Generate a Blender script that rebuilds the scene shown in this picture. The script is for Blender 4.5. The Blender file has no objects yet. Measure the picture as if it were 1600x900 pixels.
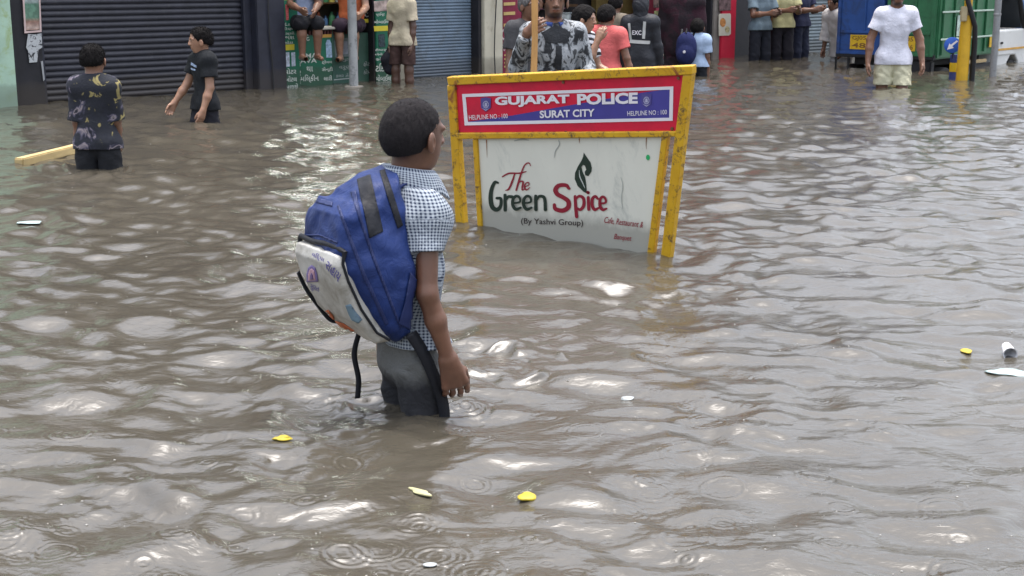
import bpy, bmesh, math, random
import numpy as np
from mathutils import Vector, Matrix
random.seed(7); RNG = np.random.default_rng(11)
R = math.radians
SC = bpy.context.scene
COL = SC.collection

# ------------------------------------------------------------------ camera, sky, sun, exposure
CAMH, F, PITCH = 1.24, 2150.0, math.atan(485/2150.0)
cam_d = bpy.data.cameras.new('camera'); cam = bpy.data.objects.new('camera', cam_d); COL.objects.link(cam)
cam_d.sensor_width = 36; cam_d.lens = 36*F/1600; cam_d.clip_end = 600; cam_d.clip_start = .05
cam.location = (0, 0, CAMH); cam.rotation_euler = (math.pi/2-PITCH, 0, 0)
SC.camera = cam
SUN_EL, SUN_ROT = R(84), R(20)
w = bpy.data.worlds.new('World'); SC.world = w; w.use_nodes = True
wn = w.node_tree; wn.nodes.clear()
sky = wn.nodes.new('ShaderNodeTexSky'); sky.sky_type = 'NISHITA'; sky.sun_disc = False
sky.sun_elevation = SUN_EL; sky.sun_rotation = SUN_ROT; sky.dust_density = 5; sky.air_density = 1.0; sky.ozone_density = 1
hs = wn.nodes.new('ShaderNodeHueSaturation'); hs.inputs['Saturation'].default_value = .52
bg = wn.nodes.new('ShaderNodeBackground'); bg.inputs['Strength'].default_value = .15
wo = wn.nodes.new('ShaderNodeOutputWorld')
wn.links.new(sky.outputs[0], hs.inputs['Color']); wn.links.new(hs.outputs[0], bg.inputs[0]); wn.links.new(bg.outputs[0], wo.inputs[0])
sun_d = bpy.data.lights.new('sun', 'SUN'); sun_d.energy = .5; sun_d.angle = R(40); sun_d.color = (1, .98, .95)
sun = bpy.data.objects.new('sun', sun_d); COL.objects.link(sun); sun.location = (0, -4, 30)
sdir = Vector((math.sin(SUN_ROT)*math.cos(SUN_EL), math.cos(SUN_ROT)*math.cos(SUN_EL), math.sin(SUN_EL)))
sun.rotation_euler = sdir.to_track_quat('Z', 'Y').to_euler()
SC.view_settings.view_transform = 'Standard'; SC.view_settings.look = 'None'; SC.view_settings.gamma = 1
SC.view_settings.exposure = 1.66
SC.render.engine = 'CYCLES'
SC.cycles.use_denoising = True; SC.cycles.denoiser = 'OPENIMAGEDENOISE'
SC.cycles.max_bounces = 6; SC.cycles.diffuse_bounces = 3; SC.cycles.glossy_bounces = 3; SC.cycles.transmission_bounces = 2
SC.cycles.caustics_reflective = False; SC.cycles.caustics_refractive = False

# ------------------------------------------------------------------ picture -> world
CP, SP = math.cos(PITCH), math.sin(PITCH)
def ray(px, py):
    u, v = (px-800)/F, (450-py)/F
    return np.array([u, CP+v*SP, -SP+v*CP])
C0 = np.array([0, 0, CAMH])
def at(px, py, z=0.):
    d = ray(px, py); return C0+d*((z-CAMH)/d[2])
def atY(px, py, Y):
    d = ray(px, py); return C0+d*(Y/d[1])
class Plane:
    def __init__(s, o, e, n):
        s.o = np.array(o, float); s.e = np.array(e, float)/np.linalg.norm(e); s.n = np.array(n, float)/np.linalg.norm(n)
        s.u = np.cross(s.n, s.e); s.u = s.u if s.u[2] > 0 else -s.u
    def unp(s, px, py, off=0.):
        d = ray(px, py); o = s.o+s.n*off
        return C0+d*(np.dot(o-C0, s.n)/np.dot(d, s.n))
    def W(s, a, t, z): return s.o+s.e*a+s.n*t+s.u*z

# ------------------------------------------------------------------ object helpers
def tag(o, label=None, cat=None, group=None, kind=None):
    if label: o['label'] = label
    if cat: o['category'] = cat
    if group: o['group'] = group
    if kind: o['kind'] = kind
    return o
def thing(name, loc, label, cat, group=None):
    o = bpy.data.objects.new(name, None); COL.objects.link(o); o.location = tuple(loc); o.empty_display_size = .1
    return tag(o, label, cat, group)
def mesh(name, V, Fc, m, parent=None, smooth=False, attrs=None):
    """vertices are world points; a child keeps them relative to its parent's base"""
    V = np.asarray(V, float).reshape(-1, 3)
    if parent is not None:
        base = np.array(parent.location); p = parent.parent
        while p is not None: base = base+np.array(p.location); p = p.parent
        V = V-base
        L = (0, 0, 0)
    else:
        L = np.array([V[:, 0].mean(), V[:, 1].mean(), V[:, 2].min()]); V = V-L
    me = bpy.data.meshes.new(name)
    if isinstance(Fc, np.ndarray):
        n, k = Fc.shape
        me.vertices.add(len(V)); me.vertices.foreach_set('co', V.astype(np.float32).ravel())
        me.loops.add(n*k); me.loops.foreach_set('vertex_index', Fc.astype(np.int32).ravel())
        me.polygons.add(n); me.polygons.foreach_set('loop_start', np.arange(0, n*k, k, dtype=np.int32))
        me.update(calc_edges=True); me.validate()
    else:
        me.from_pydata(V.tolist(), [], [list(map(int, f)) for f in Fc]); me.update()
    if smooth: me.polygons.foreach_set('use_smooth', np.ones(len(me.polygons), bool))
    for nm, a in (attrs or {}).items():
        a = np.asarray(a, np.float32)
        if a.shape[1] == 4:
            at_ = me.attributes.new(nm, 'FLOAT_COLOR', 'POINT'); at_.data.foreach_set('color', a.ravel())
        else:
            at_ = me.attributes.new(nm, 'FLOAT_VECTOR', 'POINT'); at_.data.foreach_set('vector', a.ravel())
    if m is not None: me.materials.append(m)
    o = bpy.data.objects.new(name, me); COL.objects.link(o); o.location = tuple(L)
    if parent is not None: o.parent = parent
    return o
class MB:
    """collects shapes that become one mesh"""
    def __init__(s): s.V, s.F = [], []
    def add(s, V, Fc):
        b = len(s.V); s.V += [tuple(v) for v in V]; s.F += [[b+i for i in f] for f in Fc]; return s
    def hexa(s, P):  # 8 points: bottom 4, top 4
        return s.add(P, [(0, 3, 2, 1), (4, 5, 6, 7), (0, 1, 5, 4), (1, 2, 6, 5), (2, 3, 7, 6), (3, 0, 4, 7)])
    def box(s, fr, a0, a1, b0, b1, c0, c1, bev=0):
        if a1-a0 <= 0 or b1-b0 <= 0 or c1-c0 <= 0: return s
        if bev <= 0:
            return s.hexa([fr(a, b, c) for c in (c0, c1) for a, b in ((a0, b0), (a1, b0), (a1, b1), (a0, b1))])
        bm = bmesh.new(); bmesh.ops.create_cube(bm, size=1)
        for v in bm.verts: v.co = Vector(((a0+a1)/2+v.co.x*(a1-a0), (b0+b1)/2+v.co.y*(b1-b0), (c0+c1)/2+v.co.z*(c1-c0)))
        bmesh.ops.bevel(bm, geom=bm.edges[:], offset=bev, segments=2, affect='EDGES')
        bm.verts.ensure_lookup_table()
        s.add([fr(*v.co) for v in bm.verts], [[v.index for v in f.verts] for f in bm.faces]); bm.free(); return s
    def tube(s, pts, rad, n=10, cap=True):
        pts = [np.array(p, float) for p in pts]; rads = rad if hasattr(rad, '__len__') else [rad]*len(pts)
        V, Fc = [], []; up = np.array([.13, .31, .94])
        for i, p in enumerate(pts):
            d = pts[min(i+1, len(pts)-1)]-pts[max(i-1, 0)]; d = d/(np.linalg.norm(d)+1e-9)
            x = np.cross(d, up); x /= np.linalg.norm(x)+1e-9; y = np.cross(d, x)
            for k in range(n):
                t = 2*math.pi*k/n; V.append(p+rads[i]*(math.cos(t)*x+math.sin(t)*y))
        for i in range(len(pts)-1):
            for k in range(n):
                a, b = i*n+k, i*n+(k+1) % n; Fc.append((a, b, b+n, a+n))
        if cap: Fc.append(tuple(range(n-1, -1, -1))); Fc.append(tuple((len(pts)-1)*n+k for k in range(n)))
        return s.add(V, Fc)
    def disc(s, c, ax, r, th, n=24, prof=None):
        """lathe about axis ax through c: prof = [(radius, height)]"""
        ax = np.array(ax, float)/np.linalg.norm(ax); x = np.cross(ax, [.3, .2, .93]); x /= np.linalg.norm(x); y = np.cross(ax, x)
        prof = prof or [(0, -th/2), (r*.96, -th/2), (r, -th/2*.7), (r, th/2*.7), (r*.96, th/2), (0, th/2)]
        V, Fc = [], []
        for rr, h in prof:
            for k in range(n):
                t = 2*math.pi*k/n; V.append(np.array(c)+ax*h+max(rr, 1e-4)*(math.cos(t)*x+math.sin(t)*y))
        for i in range(len(prof)-1):
            for k in range(n):
                a, b = i*n+k, i*n+(k+1) % n; Fc.append((a, b, b+n, a+n))
        return s.add(V, Fc)
    def poly(s, pl, pts, off, th):
        """outline in picture points, laid on a plane, with real thickness behind it"""
        n = len(pts); A = [pl.unp(x, y, off) for x, y in pts]; B = [a-pl.n*th for a in A]
        return s.add(A+B, [tuple(range(n)), tuple(range(2*n-1, n-1, -1))]+[(i, (i+1) % n, n+(i+1) % n, n+i) for i in range(n)])
    def build(s, name, m, parent=None, smooth=False):
        o = mesh(name, s.V, s.F, m, parent)
        me = o.data; bm = bmesh.new(); bm.from_mesh(me); bmesh.ops.recalc_face_normals(bm, faces=bm.faces[:]); bm.to_mesh(me); bm.free()
        if smooth:
            me.polygons.foreach_set('use_smooth', np.ones(len(me.polygons), bool))
            try: me.set_sharp_from_angle(angle=R(40))
            except Exception: pass
        return o

# ------------------------------------------------------------------ materials
def nodes(name):
    m = bpy.data.materials.new(name); m.use_nodes = True; nt = m.node_tree
    return m, nt, nt.nodes['Principled BSDF']
def N(nt, t, **k):
    n = nt.nodes.new('ShaderNode'+t)
    for a, v in k.items():
        if a.startswith('_'): setattr(n, a[1:], v)
        else: n.inputs[a.replace('__', ' ')].default_value = v
    return n
def c4(c): return (*c, 1)
def ramp(nt, src, stops, interp='LINEAR'):
    r = nt.nodes.new('ShaderNodeValToRGB'); r.color_ramp.interpolation = interp
    el = r.color_ramp.elements
    while len(el) < len(stops): el.new(.5)
    for e, (p, c) in zip(el, stops): e.position = p; e.color = c4(c) if len(c) == 3 else c
    nt.links.new(src, r.inputs[0]); return r.outputs[0]
def coords(nt, scale=(1, 1, 1), rot=(0, 0, 0), attr=None):
    if attr: c = N(nt, 'Attribute', _attribute_name=attr).outputs['Vector']
    else: c = N(nt, 'TexCoord').outputs['Object']
    mp = N(nt, 'Mapping'); mp.inputs['Scale'].default_value = scale; mp.inputs['Rotation'].default_value = rot
    nt.links.new(c, mp.inputs[0]); return mp.outputs[0]
def noise(nt, vec, scale, detail=4, rough=.6, dist=0):
    n = N(nt, 'TexNoise', Scale=scale, Detail=detail, Roughness=rough, Distortion=dist); nt.links.new(vec, n.inputs['Vector']); return n.outputs['Fac']
def mixc(nt, fac, a, b, mode='MIX'):
    m = N(nt, 'Mix', _data_type='RGBA', _blend_type=mode)
    for s_, v in ((0, fac), (6, a), (7, b)):
        if hasattr(v, 'is_linked') or hasattr(v, 'links'): nt.links.new(v, m.inputs[s_])
        else: m.inputs[s_].default_value = v if s_ == 0 else c4(v)
    return m.outputs[2]
def bump(nt, b, h, strength, dist=.01):
    n = N(nt, 'Bump', Strength=strength, Distance=dist); nt.links.new(h, n.inputs['Height']); nt.links.new(n.outputs[0], b.inputs['Normal'])
_mc = {}
def M(name, col, rough=.7, var=.18, scale=6, bmp=.0, bscale=60, bd=.004, spec=.4, metal=0, grime=None, gscale=3, gthr=(.52, .62), stretch=(1, 1, 1), wet=None):
    if name in _mc: return _mc[name]
    m, nt, b = nodes(name); v = coords(nt, stretch)
    f = noise(nt, v, scale, 6)
    col_o = ramp(nt, f, [(.3, tuple(c*(1-var) for c in col)), (.7, tuple(min(1, c*(1+var)) for c in col))])
    if grime is not None:
        g = noise(nt, v, gscale, 8, .7, .6)
        gf = ramp(nt, g, [(gthr[0], (0, 0, 0)), (gthr[1], (1, 1, 1))])
        col_o = mixc(nt, gf, col_o, grime)
    if wet is not None:   # the band soaked and muddied by the flood
        ge = N(nt, 'NewGeometry'); sp = N(nt, 'SeparateXYZ'); nt.links.new(ge.outputs['Position'], sp.inputs[0])
        ma = N(nt, 'Math', _operation='MULTIPLY_ADD'); ma.inputs[1].default_value = -.16; nt.links.new(noise(nt, v, 7, 6, .7), ma.inputs[0]); nt.links.new(sp.outputs[2], ma.inputs[2])
        col_o = mixc(nt, ramp(nt, ma.outputs[0], [(0., (.85, .85, .85)), (max(.02, wet-.05), (.6, .6, .6)), (wet, (0, 0, 0))]), col_o, tuple(.45*c+.55*g_ for c, g_ in zip(col, (.055, .045, .034))))
    nt.links.new(col_o, b.inputs['Base Color'])
    b.inputs['Roughness'].default_value = rough; b.inputs['Metallic'].default_value = metal; b.inputs['Specular IOR Level'].default_value = spec
    if bmp: bump(nt, b, noise(nt, v, bscale, 5), bmp, bd)
    _mc[name] = m; return m
def skin(name, col):
    if name in _mc: return _mc[name]
    m, nt, b = nodes(name); v = coords(nt)
    f = noise(nt, v, 14, 8, .7)
    c = ramp(nt, f, [(.3, tuple(x*.74 for x in col)), (.7, tuple(x*1.2 for x in col))])
    a = N(nt, 'Attribute', _attribute_name='tint')
    c = mixc(nt, 1., c, a.outputs['Color'], 'MULTIPLY')
    nt.links.new(c, b.inputs['Base Color']); b.inputs['Roughness'].default_value = .40
    b.inputs['Subsurface Weight'].default_value = .08; b.inputs['Subsurface Radius'].default_value = (.012, .005, .003)
    bump(nt, b, noise(nt, v, 260, 3), .12, .002); _mc[name] = m; return m
def cloth(name, col, col2=None, kind='plain', scale=1., rough=.85, attr=None, wr=.35, stops=None, stretch=(1, 1, 1), rot=(0, 0, 0)):
    """fabric: plain / check / stripe / blotch"""
    if name in _mc: return _mc[name]
    m, nt, b = nodes(name); v = coords(nt, stretch, rot, attr); ov = coords(nt)
    if kind == 'plain':
        c = ramp(nt, noise(nt, ov, 9, 6), [(.3, tuple(x*.8 for x in col)), (.7, tuple(x*1.12 for x in col))])
        if col2: c = mixc(nt, ramp(nt, noise(nt, ov, 5, 5, .6, .5), [(.5, (0, 0, 0)), (.6, (1, 1, 1))]), c, col2)
    elif kind == 'check':
        sx = N(nt, 'SeparateXYZ'); nt.links.new(v, sx.inputs[0]); out = []
        for i in (0, 1):
            q = N(nt, 'Math', _operation='MULTIPLY'); q.inputs[1].default_value = scale; nt.links.new(sx.outputs[i], q.inputs[0])
            fr = N(nt, 'Math', _operation='FRACT'); nt.links.new(q.outputs[0], fr.inputs[0])
            out.append(ramp(nt, fr.outputs[0], [(0, (0, 0, 0)), (.40, (0, 0, 0)), (.48, (1, 1, 1)), (.92, (1, 1, 1)), (1., (0, 0, 0))]))
        half = tuple((a*.35+b_*.65) for a, b_ in zip(col, col2))
        c1 = mixc(nt, out[0], col, half); c2 = mixc(nt, out[0], half, col2)
        c = mixc(nt, out[1], c1, c2)
        c = mixc(nt, .45, c, ramp(nt, noise(nt, ov, 7, 5), [(.3, (.6, .6, .6)), (.7, (1, 1, 1))]), 'MULTIPLY')
    elif kind == 'stripe':
        sx = N(nt, 'SeparateXYZ'); nt.links.new(v, sx.inputs[0])
        q = N(nt, 'Math', _operation='MULTIPLY'); q.inputs[1].default_value = scale; nt.links.new(sx.outputs[2], q.inputs[0])
        fr = N(nt, 'Math', _operation='FRACT'); nt.links.new(q.outputs[0], fr.inputs[0])
        c = mixc(nt, ramp(nt, fr.outputs[0], [(.45, (0, 0, 0)), (.52, (1, 1, 1))]), col, col2)
    else:
        f = noise(nt, v, scale, 3, .55, .9)
        c = ramp(nt, f, stops)
    nt.links.new(c, b.inputs['Base Color']); b.inputs['Roughness'].default_value = rough; b.inputs['Specular IOR Level'].default_value = .25
    f1 = noise(nt, ov, 22, 5, .6, 1.2)
    bump(nt, b, f1, wr, .02); _mc[name] = m; return m
def emis(name, col, st):
    m, nt, b = nodes(name); b.inputs['Emission Color'].default_value = c4(col); b.inputs['Emission Strength'].default_value = st
    b.inputs['Base Color'].default_value = c4(col); return m

# ------------------------------------------------------------------ signed-distance modelling (people, bag)
def unit(v): v = np.asarray(v, float); return v/(np.linalg.norm(v)+1e-12)
def cone(a, b, ra, rb, flat=None):
    a = np.asarray(a, np.float32); b = np.asarray(b, np.float32)
    def f(P):
        if flat is not None:
            ax, k = flat; ax = np.asarray(ax, np.float32); Q = P+(((P-a)@ax)*(1/k-1))[:, None]*ax
        else: Q = P
        ba = b-a; h = np.clip(((Q-a)@ba)/(ba@ba+1e-9), 0, 1)
        d = np.linalg.norm(Q-a-h[:, None]*ba, axis=1)-(ra+(rb-ra)*h)
        return d*(flat[1]**.5 if flat is not None else 1)
    return f
def ell(c, rad, fr=None):
    c = np.asarray(c, np.float32); rad = np.asarray(rad, np.float32); fr = np.eye(3, dtype=np.float32) if fr is None else np.asarray(fr, np.float32)
    def f(P):
        Q = (P-c)@fr.T; k0 = np.linalg.norm(Q/rad, axis=1); k1 = np.linalg.norm(Q/(rad*rad), axis=1)+1e-9
        return k0*(k0-1)/k1
    return f
def half(p, n):
    p = np.asarray(p, np.float32); n = unit(n).astype(np.float32)
    return lambda P: (P-p)@n
def smin(a, b, k):
    h = np.maximum(k-np.abs(a-b), 0)/k; return np.minimum(a, b)-h*h*k*.25
def U(*items):
    """items: f or (f,k); smooth union"""
    def f(P):
        d = None
        for it in items:
            g, k = it if isinstance(it, tuple) else (it, .02)
            v = g(P); d = v if d is None else smin(d, v, k)
        return d
    return f
def cut(g, *hs_):
    def f(P):
        d = g(P)
        for h in hs_: d = np.maximum(d, h(P))
        return d
    return f
def minus(g, h): return lambda P: np.maximum(g(P), -h(P))
def wrinkle(g, amp, fr, seed=0):
    rs = np.random.default_rng(seed); K = [(rs.normal(size=3)*fr*(.6+.9*rs.random()), rs.random()*6.3) for _ in range(5)]
    def f(P):
        wv = 0
        for k, ph in K: wv = wv+np.sin(P@k.astype(np.float32)+ph+1.5*np.sin(P@(k[[1, 2, 0]]*.6).astype(np.float32)))
        return g(P)+amp*wv/2.2
    return f
def polygonize(fn, lo, hi, h, B=6):
    lo = np.asarray(lo, float); hi = np.asarray(hi, float)
    nb = np.ceil((hi-lo)/(h*B)).astype(int)+1; n = nb*B
    cx = [lo[i]+(np.arange(nb[i])*B+(B-1)/2)*h for i in range(3)]
    g = np.stack(np.meshgrid(*cx, indexing='ij'), -1).reshape(-1, 3).astype(np.float32)
    dv = fn(g)
    near = np.abs(dv) < h*B*1.5
    val = np.repeat(np.repeat(np.repeat(dv.reshape(nb).astype(np.float32), B, 0), B, 1), B, 2)
    idx = np.argwhere(near.reshape(nb))
    off = np.stack(np.meshgrid(*[np.arange(B)]*3, indexing='ij'), -1).reshape(-1, 3)
    for s in range(0, len(idx), 1200):
        I = (idx[s:s+1200, None, :]*B+off[None]).reshape(-1, 3)
        val[I[:, 0], I[:, 1], I[:, 2]] = fn((lo+I*h).astype(np.float32))
    ins = val < 0
    cnt = np.zeros(n-1, np.int8)
    for a in (0, 1):
        for b in (0, 1):
            for c in (0, 1): cnt += ins[a:n[0]-1+a, b:n[1]-1+b, c:n[2]-1+c]
    act = (cnt > 0) & (cnt < 8); ci = np.argwhere(act); vid = -np.ones(act.shape, np.int32); vid[act] = np.arange(len(ci))
    pos = np.zeros((len(ci), 3)); num = np.zeros(len(ci))
    cr = [(a, b, c) for a in (0, 1) for b in (0, 1) for c in (0, 1)]
    cv = {k: val[ci[:, 0]+k[0], ci[:, 1]+k[1], ci[:, 2]+k[2]] for k in cr}
    for k in cr:
        for ax in range(3):
            if k[ax] == 0:
                k2 = tuple(1 if i == ax else k[i] for i in range(3)); a, b = cv[k], cv[k2]
                x = (a < 0) != (b < 0); t = np.where(x, a/np.where(a-b == 0, 1, a-b), 0)
                p = np.tile(np.array(k, float), (len(ci), 1)); p[:, ax] = t
                pos[x] += p[x]; num += x
    V = lo+(ci+pos/np.maximum(num, 1)[:, None])*h
    Q = []
    for ax in range(3):
        o1, o2 = (ax+1) % 3, (ax+2) % 3
        s0 = [slice(None)]*3; s1 = [slice(None)]*3; s0[ax] = slice(0, -1); s1[ax] = slice(1, None)
        A, Bv = ins[tuple(s0)], ins[tuple(s1)]; e = np.argwhere(A != Bv); e = e[(e[:, o1] > 0) & (e[:, o2] > 0) & (e[:, o1] < n[o1]-1) & (e[:, o2] < n[o2]-1)]
        q = []
        for d1, d2 in ((1, 1), (0, 1), (0, 0), (1, 0)):
            k = e.copy(); k[:, o1] -= d1; k[:, o2] -= d2; q.append(vid[k[:, 0], k[:, 1], k[:, 2]])
        q = np.stack(q, 1); fl = ~A[e[:, 0], e[:, 1], e[:, 2]]; q[fl] = q[fl][:, ::-1]; Q.append(q[(q >= 0).all(1)])
    return V, np.concatenate(Q)
def sdfmesh(name, fn, lo, hi, h, m, parent, attrf=None):
    V, Q = polygonize(fn, lo, hi, h)
    # one Newton step puts the points on the surface
    e = h*.4; P = V.astype(np.float32); d = fn(P); G = np.stack([fn(P+np.eye(3, dtype=np.float32)[i]*e)-d for i in range(3)], 1)/e
    st = d/np.maximum((G*G).sum(1), .25); V = V-G*np.clip(st, -h*.5, h*.5)[:, None]
    return mesh(name, V, Q, m, parent, True, attrf(V) if attrf else None)
def march(fn, px, py, t0, t1):
    d = ray(px, py); t = t0
    for _ in range(90):
        p = C0+d*t; v = float(fn(p[None].astype(np.float32))[0])
        if v < .0006: break
        t += max(v*.7, .0008)/np.linalg.norm(d)
        if t > t1: return None
    return p

def hand_prims(wr, d, pn, th, L, fat=1., curl=.5, spread=.12):
    """wr wrist, d hand direction, pn the way the palm faces, th thumb side; L hand length"""
    d = unit(d); pn = unit(pn-np.dot(pn, d)*d); th = unit(th-np.dot(th, d)*d-np.dot(th, pn)*pn)
    it = []; pl = L*.50
    for k, o in enumerate((.105, .035, -.035, -.105)):   # palm: four metacarpal bars
        it.append((cone(wr+th*o*L*.7, wr+d*pl*(1-.04*abs(k-1))+th*o*L*1.75, .075*L*fat, .062*L*fat), .012))
    it.append((cone(wr, wr+d*pl*.5, .12*L*fat, .12*L*fat, (pn, .6)), .02))
    lens = (.40, .46, .42, .33)
    for k, o in enumerate((.17, .06, -.06, -.17)):
        b = wr+d*pl*(1-.03*abs(k-1))+th*o*L; dirv = unit(d+th*(1.5-k)*spread*.5)
        p = b-d*.03*L; r0 = .052*L*fat
        for j, (fr_, an) in enumerate(((.46, .35), (.32, .9), (.25, 1.3))):
            a = an*curl*(1+.12*k); q = p+(dirv*math.cos(a)+pn*math.sin(a))*lens[k]*L*fr_
            it.append((cone(p, q, r0*(1-.1*j), r0*(.92-.1*j)), .0035 if j == 0 else .003)); p = q
    tb = wr+d*.16*L+th*.11*L+pn*.03*L
    t1 = tb+(d*.75+th*.55+pn*.35)*.23*L; t2 = t1+(d*.95+th*.12+pn*.35)*.20*L; t3 = t2+(d*.98+pn*.3)*.12*L
    it += [(cone(wr+d*.05*L, t1, .085*L*fat, .062*L*fat), .012), (cone(t1, t2, .058*L*fat, .050*L*fat), .004), (cone(t2, t3, .05*L*fat, .038*L*fat), .003)]
    return it

def build_person(nm_label, J, S, top=None, bot=None, hair=None, skin_m=None, h=.009, group=None, beard=False, extra=None, cat='person', hood=None):
    """J: joints as world points, S: sizes in metres"""
    r, f, u = J['r'], J['f'], np.array([0, 0, 1.])
    H = S['H']; base = J['base']
    P = thing('person', base, nm_label, cat, group)
    hc, hh = J['head'], S['head']     # centre of head, head height
    hr, hf = J.get('hr', r), J.get('hf', f); hu = unit(np.cross(hr, hf)); hu = hu if hu[2] > 0 else -hu
    FR = np.stack([hr, hf, hu])
    def hp(a, b, c): return hc+hr*a*hh+hf*b*hh+hu*c*hh
    it = []
    fl = (f, S.get('flat', .66))
    it.append((cone(J['pelvis'], J['waist'], S['hipw'], S['waistw'], fl), .03))
    it.append((cone(J['waist'], J['chest'], S['waistw'], S['chestw'], fl), .04))
    it.append((cone(J['chest'], J['neck']-u*.05*H, S['chestw'], .045*H, fl), .04))
    it.append((cone(J['shR']-u*.01*H, J['shL']-u*.01*H, .034*H, .034*H), .06))
    for s in 'RL':
        it.append((cone(J['neck']-u*.02*H, J['sh'+s],   .032*H, .033*H), .03))
        it.append((cone(J['sh'+s], J['el'+s], .033*H*S.get('arm', 1), .027*H*S.get('arm', 1)), .03))
        it.append((cone(J['el'+s], (J['el'+s]*.6+J['wr'+s]*.4), .027*H*S.get('arm', 1), .027*H*S.get('arm', 1)), .015))
        it.append((cone(J['el'+s]*.6+J['wr'+s]*.4, J['wr'+s], .027*H*S.get('arm', 1), .0175*H*S.get('arm', 1)), .015))
        hd = J['hd'+s]
        it += hand_prims(J['wr'+s], hd[0], hd[1], hd[2], S['hand'], S.get('fat', 1.25), S.get('curl', .5), S.get('spread', .12))
        it.append((cone(J['hip'+s], J['kn'+s], S.get('thigh', .045)*H, min(.038, S.get('thigh', 1))*H), .02))
        it.append((cone(J['kn'+s], J['kn'+s]*.65+J['an'+s]*.35, .037*H, .036*H), .02))
        it.append((cone(J['kn'+s]*.65+J['an'+s]*.35, J['an'+s], .036*H, .022*H), .02))
        ff = J.get('ft'+s, f)
        it.append((cone(J['an'+s]-u*.015*H-ff*.02*H, J['an'+s]-u*.022*H+ff*.10*H, .024*H, .017*H), .02))
    it.append((cone(J['neck']-u*.03*H, hp(0, -.08, -.25), S.get('neckr', .036*H), S.get('neckr', .036*H)*.95), .03))
    skull = [(ell(hp(0, -.06, .10), (.365*hh, .455*hh, .40*hh), FR), .03), (ell(hp(0, .10, -.20), (.27*hh, .30*hh, .29*hh), FR), .04),
             (ell(hp(0, .17, -.40), (.13*hh, .13*hh, .09*hh), FR), .04)]
    it += skull
    it += [(cone(hp(0, .39, .06), hp(0, .47, -.10), .03*hh, .055*hh), .02), (ell(hp(.05, .43, -.12), (.05*hh, .05*hh, .035*hh), FR), .008), (ell(hp(-.05, .43, -.12), (.05*hh, .05*hh, .035*hh), FR), .008),
           (ell(hp(0, .375, -.235), (.12*hh, .06*hh, .028*hh), FR), .008), (ell(hp(0, .365, -.29), (.10*hh, .055*hh, .03*hh), FR), .008),
           (ell(hp(.15, .34, .10), (.12*hh, .05*hh, .03*hh), FR), .02), (ell(hp(-.15, .34, .10), (.12*hh, .05*hh, .03*hh), FR), .02)]
    for sd in (1, -1):
        ax = unit(hr*sd*.45-hf*.9); FE = np.stack([unit(np.cross(ax, hu)), ax, hu])
        it.append((minus(ell(hp(sd*.40, .03, -.10), (.042*hh, .09*hh, .155*hh), FE), ell(hp(sd*.445, .06, -.085), (.03*hh, .045*hh, .085*hh), FE)), .007))
    body = U(*it)
    if S.get('nobody_below') is not None: pass
    pts = np.array([J[k] for k in J if isinstance(J[k], np.ndarray) and k not in ('r', 'f', 'hr', 'hf', 'ftR', 'ftL')])
    lo = pts.min(0)-S.get('pad', .14); hi = pts.max(0)+S.get('pad', .14); hi[2] = max(hi[2], hc[2]+.6*hh); lo[2] = min(pts[:, 2].min()-.07, lo[2])
    def tint(V):
        q = (V-hc)@FR.T/hh; c = np.ones((len(V), 4))
        def blob(x, y, z, a, b, col, n=1):
            k = np.clip(1.4-((np.abs(q[:, 0])-x)/a)**2-((q[:, 2]-z)/b)**2, 0, 1)*(q[:, 1] > y)
            c[:, :3] = c[:, :3]*(1-k[:, None])+np.array(col)*k[:, None]
        blob(.15, .2, .12, .10, .022, (.16, .15, .16)); blob(.15, .2, .035, .075, .024, (1.9, 2.4, 3.0)); blob(.15, .2, .035, .028, .026, (.08, .08, .08))
        blob(0, .2, -.26, .12, .035, (.75, .55, .55)); blob(.05, .3, -.145, .025, .015, (.3, .3, .3))
        for sd in 'RL':
            k = np.clip(1-np.linalg.norm(V-J['el'+sd]+f*.02, axis=1)/.06, 0, 1)*.35; c[:, :3] *= (1-k)[:, None]
            k = np.clip(1-np.linalg.norm(V-J['wr'+sd]-unit(J['hd'+sd][0])*S['hand']*.55, axis=1)/.04, 0, 1)*.25; c[:, :3] *= (1-k)[:, None]
        if S.get('fade'):
            k = np.clip((np.clip(1.55-np.linalg.norm((q-np.array([0, -.16, .16]))/np.array([.44, .50, .56]), axis=1)*1.25, 0, 1))*1.6, 0, 1)*(q[:, 2] > -.55)
            ear = (np.abs(q[:, 0]) > .375) & (q[:, 1] > -.12) & (q[:, 1] < .12) & (q[:, 2] < .12)
            k = np.where(ear, 0, k)*.86; c[:, :3] = c[:, :3]*(1-k[:, None])+np.array((.12, .16, .22))*k[:, None]
        if beard:
            blob(0, .1, -.42, .30, .10, (.22, .2, .2)); blob(.27, .0, -.25, .09, .2, (.3, .28, .28)); blob(0, .25, -.195, .14, .022, (.2, .18, .18))
        return {'tint': c}
    sdfmesh('body', body, lo, hi, h, skin_m, P, tint)
    # ---- hair
    if hair:
        t = hair.get('t', .05)*hh
        hx = U((ell(hp(0, -.07, .115), (.365*hh+t, .455*hh+t, .40*hh+t), FR), .02), (ell(hp(0, -.20, -.10), (.30*hh+t*.6, .30*hh+t*.4, .28*hh), FR), .05))
        face = cut(ell(hp(0, .42, hair.get('fz', -.16)), (.36*hh, .48*hh, .50*hh), FR))
        hx = minus(hx, face)
        hx = cut(hx, half(hp(0, -.3, hair.get('low', -.30)), -hu*1+hf*hair.get('tilt', .35)))
        for sd in (1, -1): hx = minus(hx, ell(hp(sd*.40, .07, -.14), (.14*hh, .10*hh, .17*hh), FR))
        hx = wrinkle(hx, hair.get('wr', .003)*hh/.2, 150, 3)
        ho = sdfmesh('hair', hx, hp(0, 0, 0)-.72*hh, hp(0, 0, 0)+.75*hh, min(h, .007), hair['m'], P)
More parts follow.
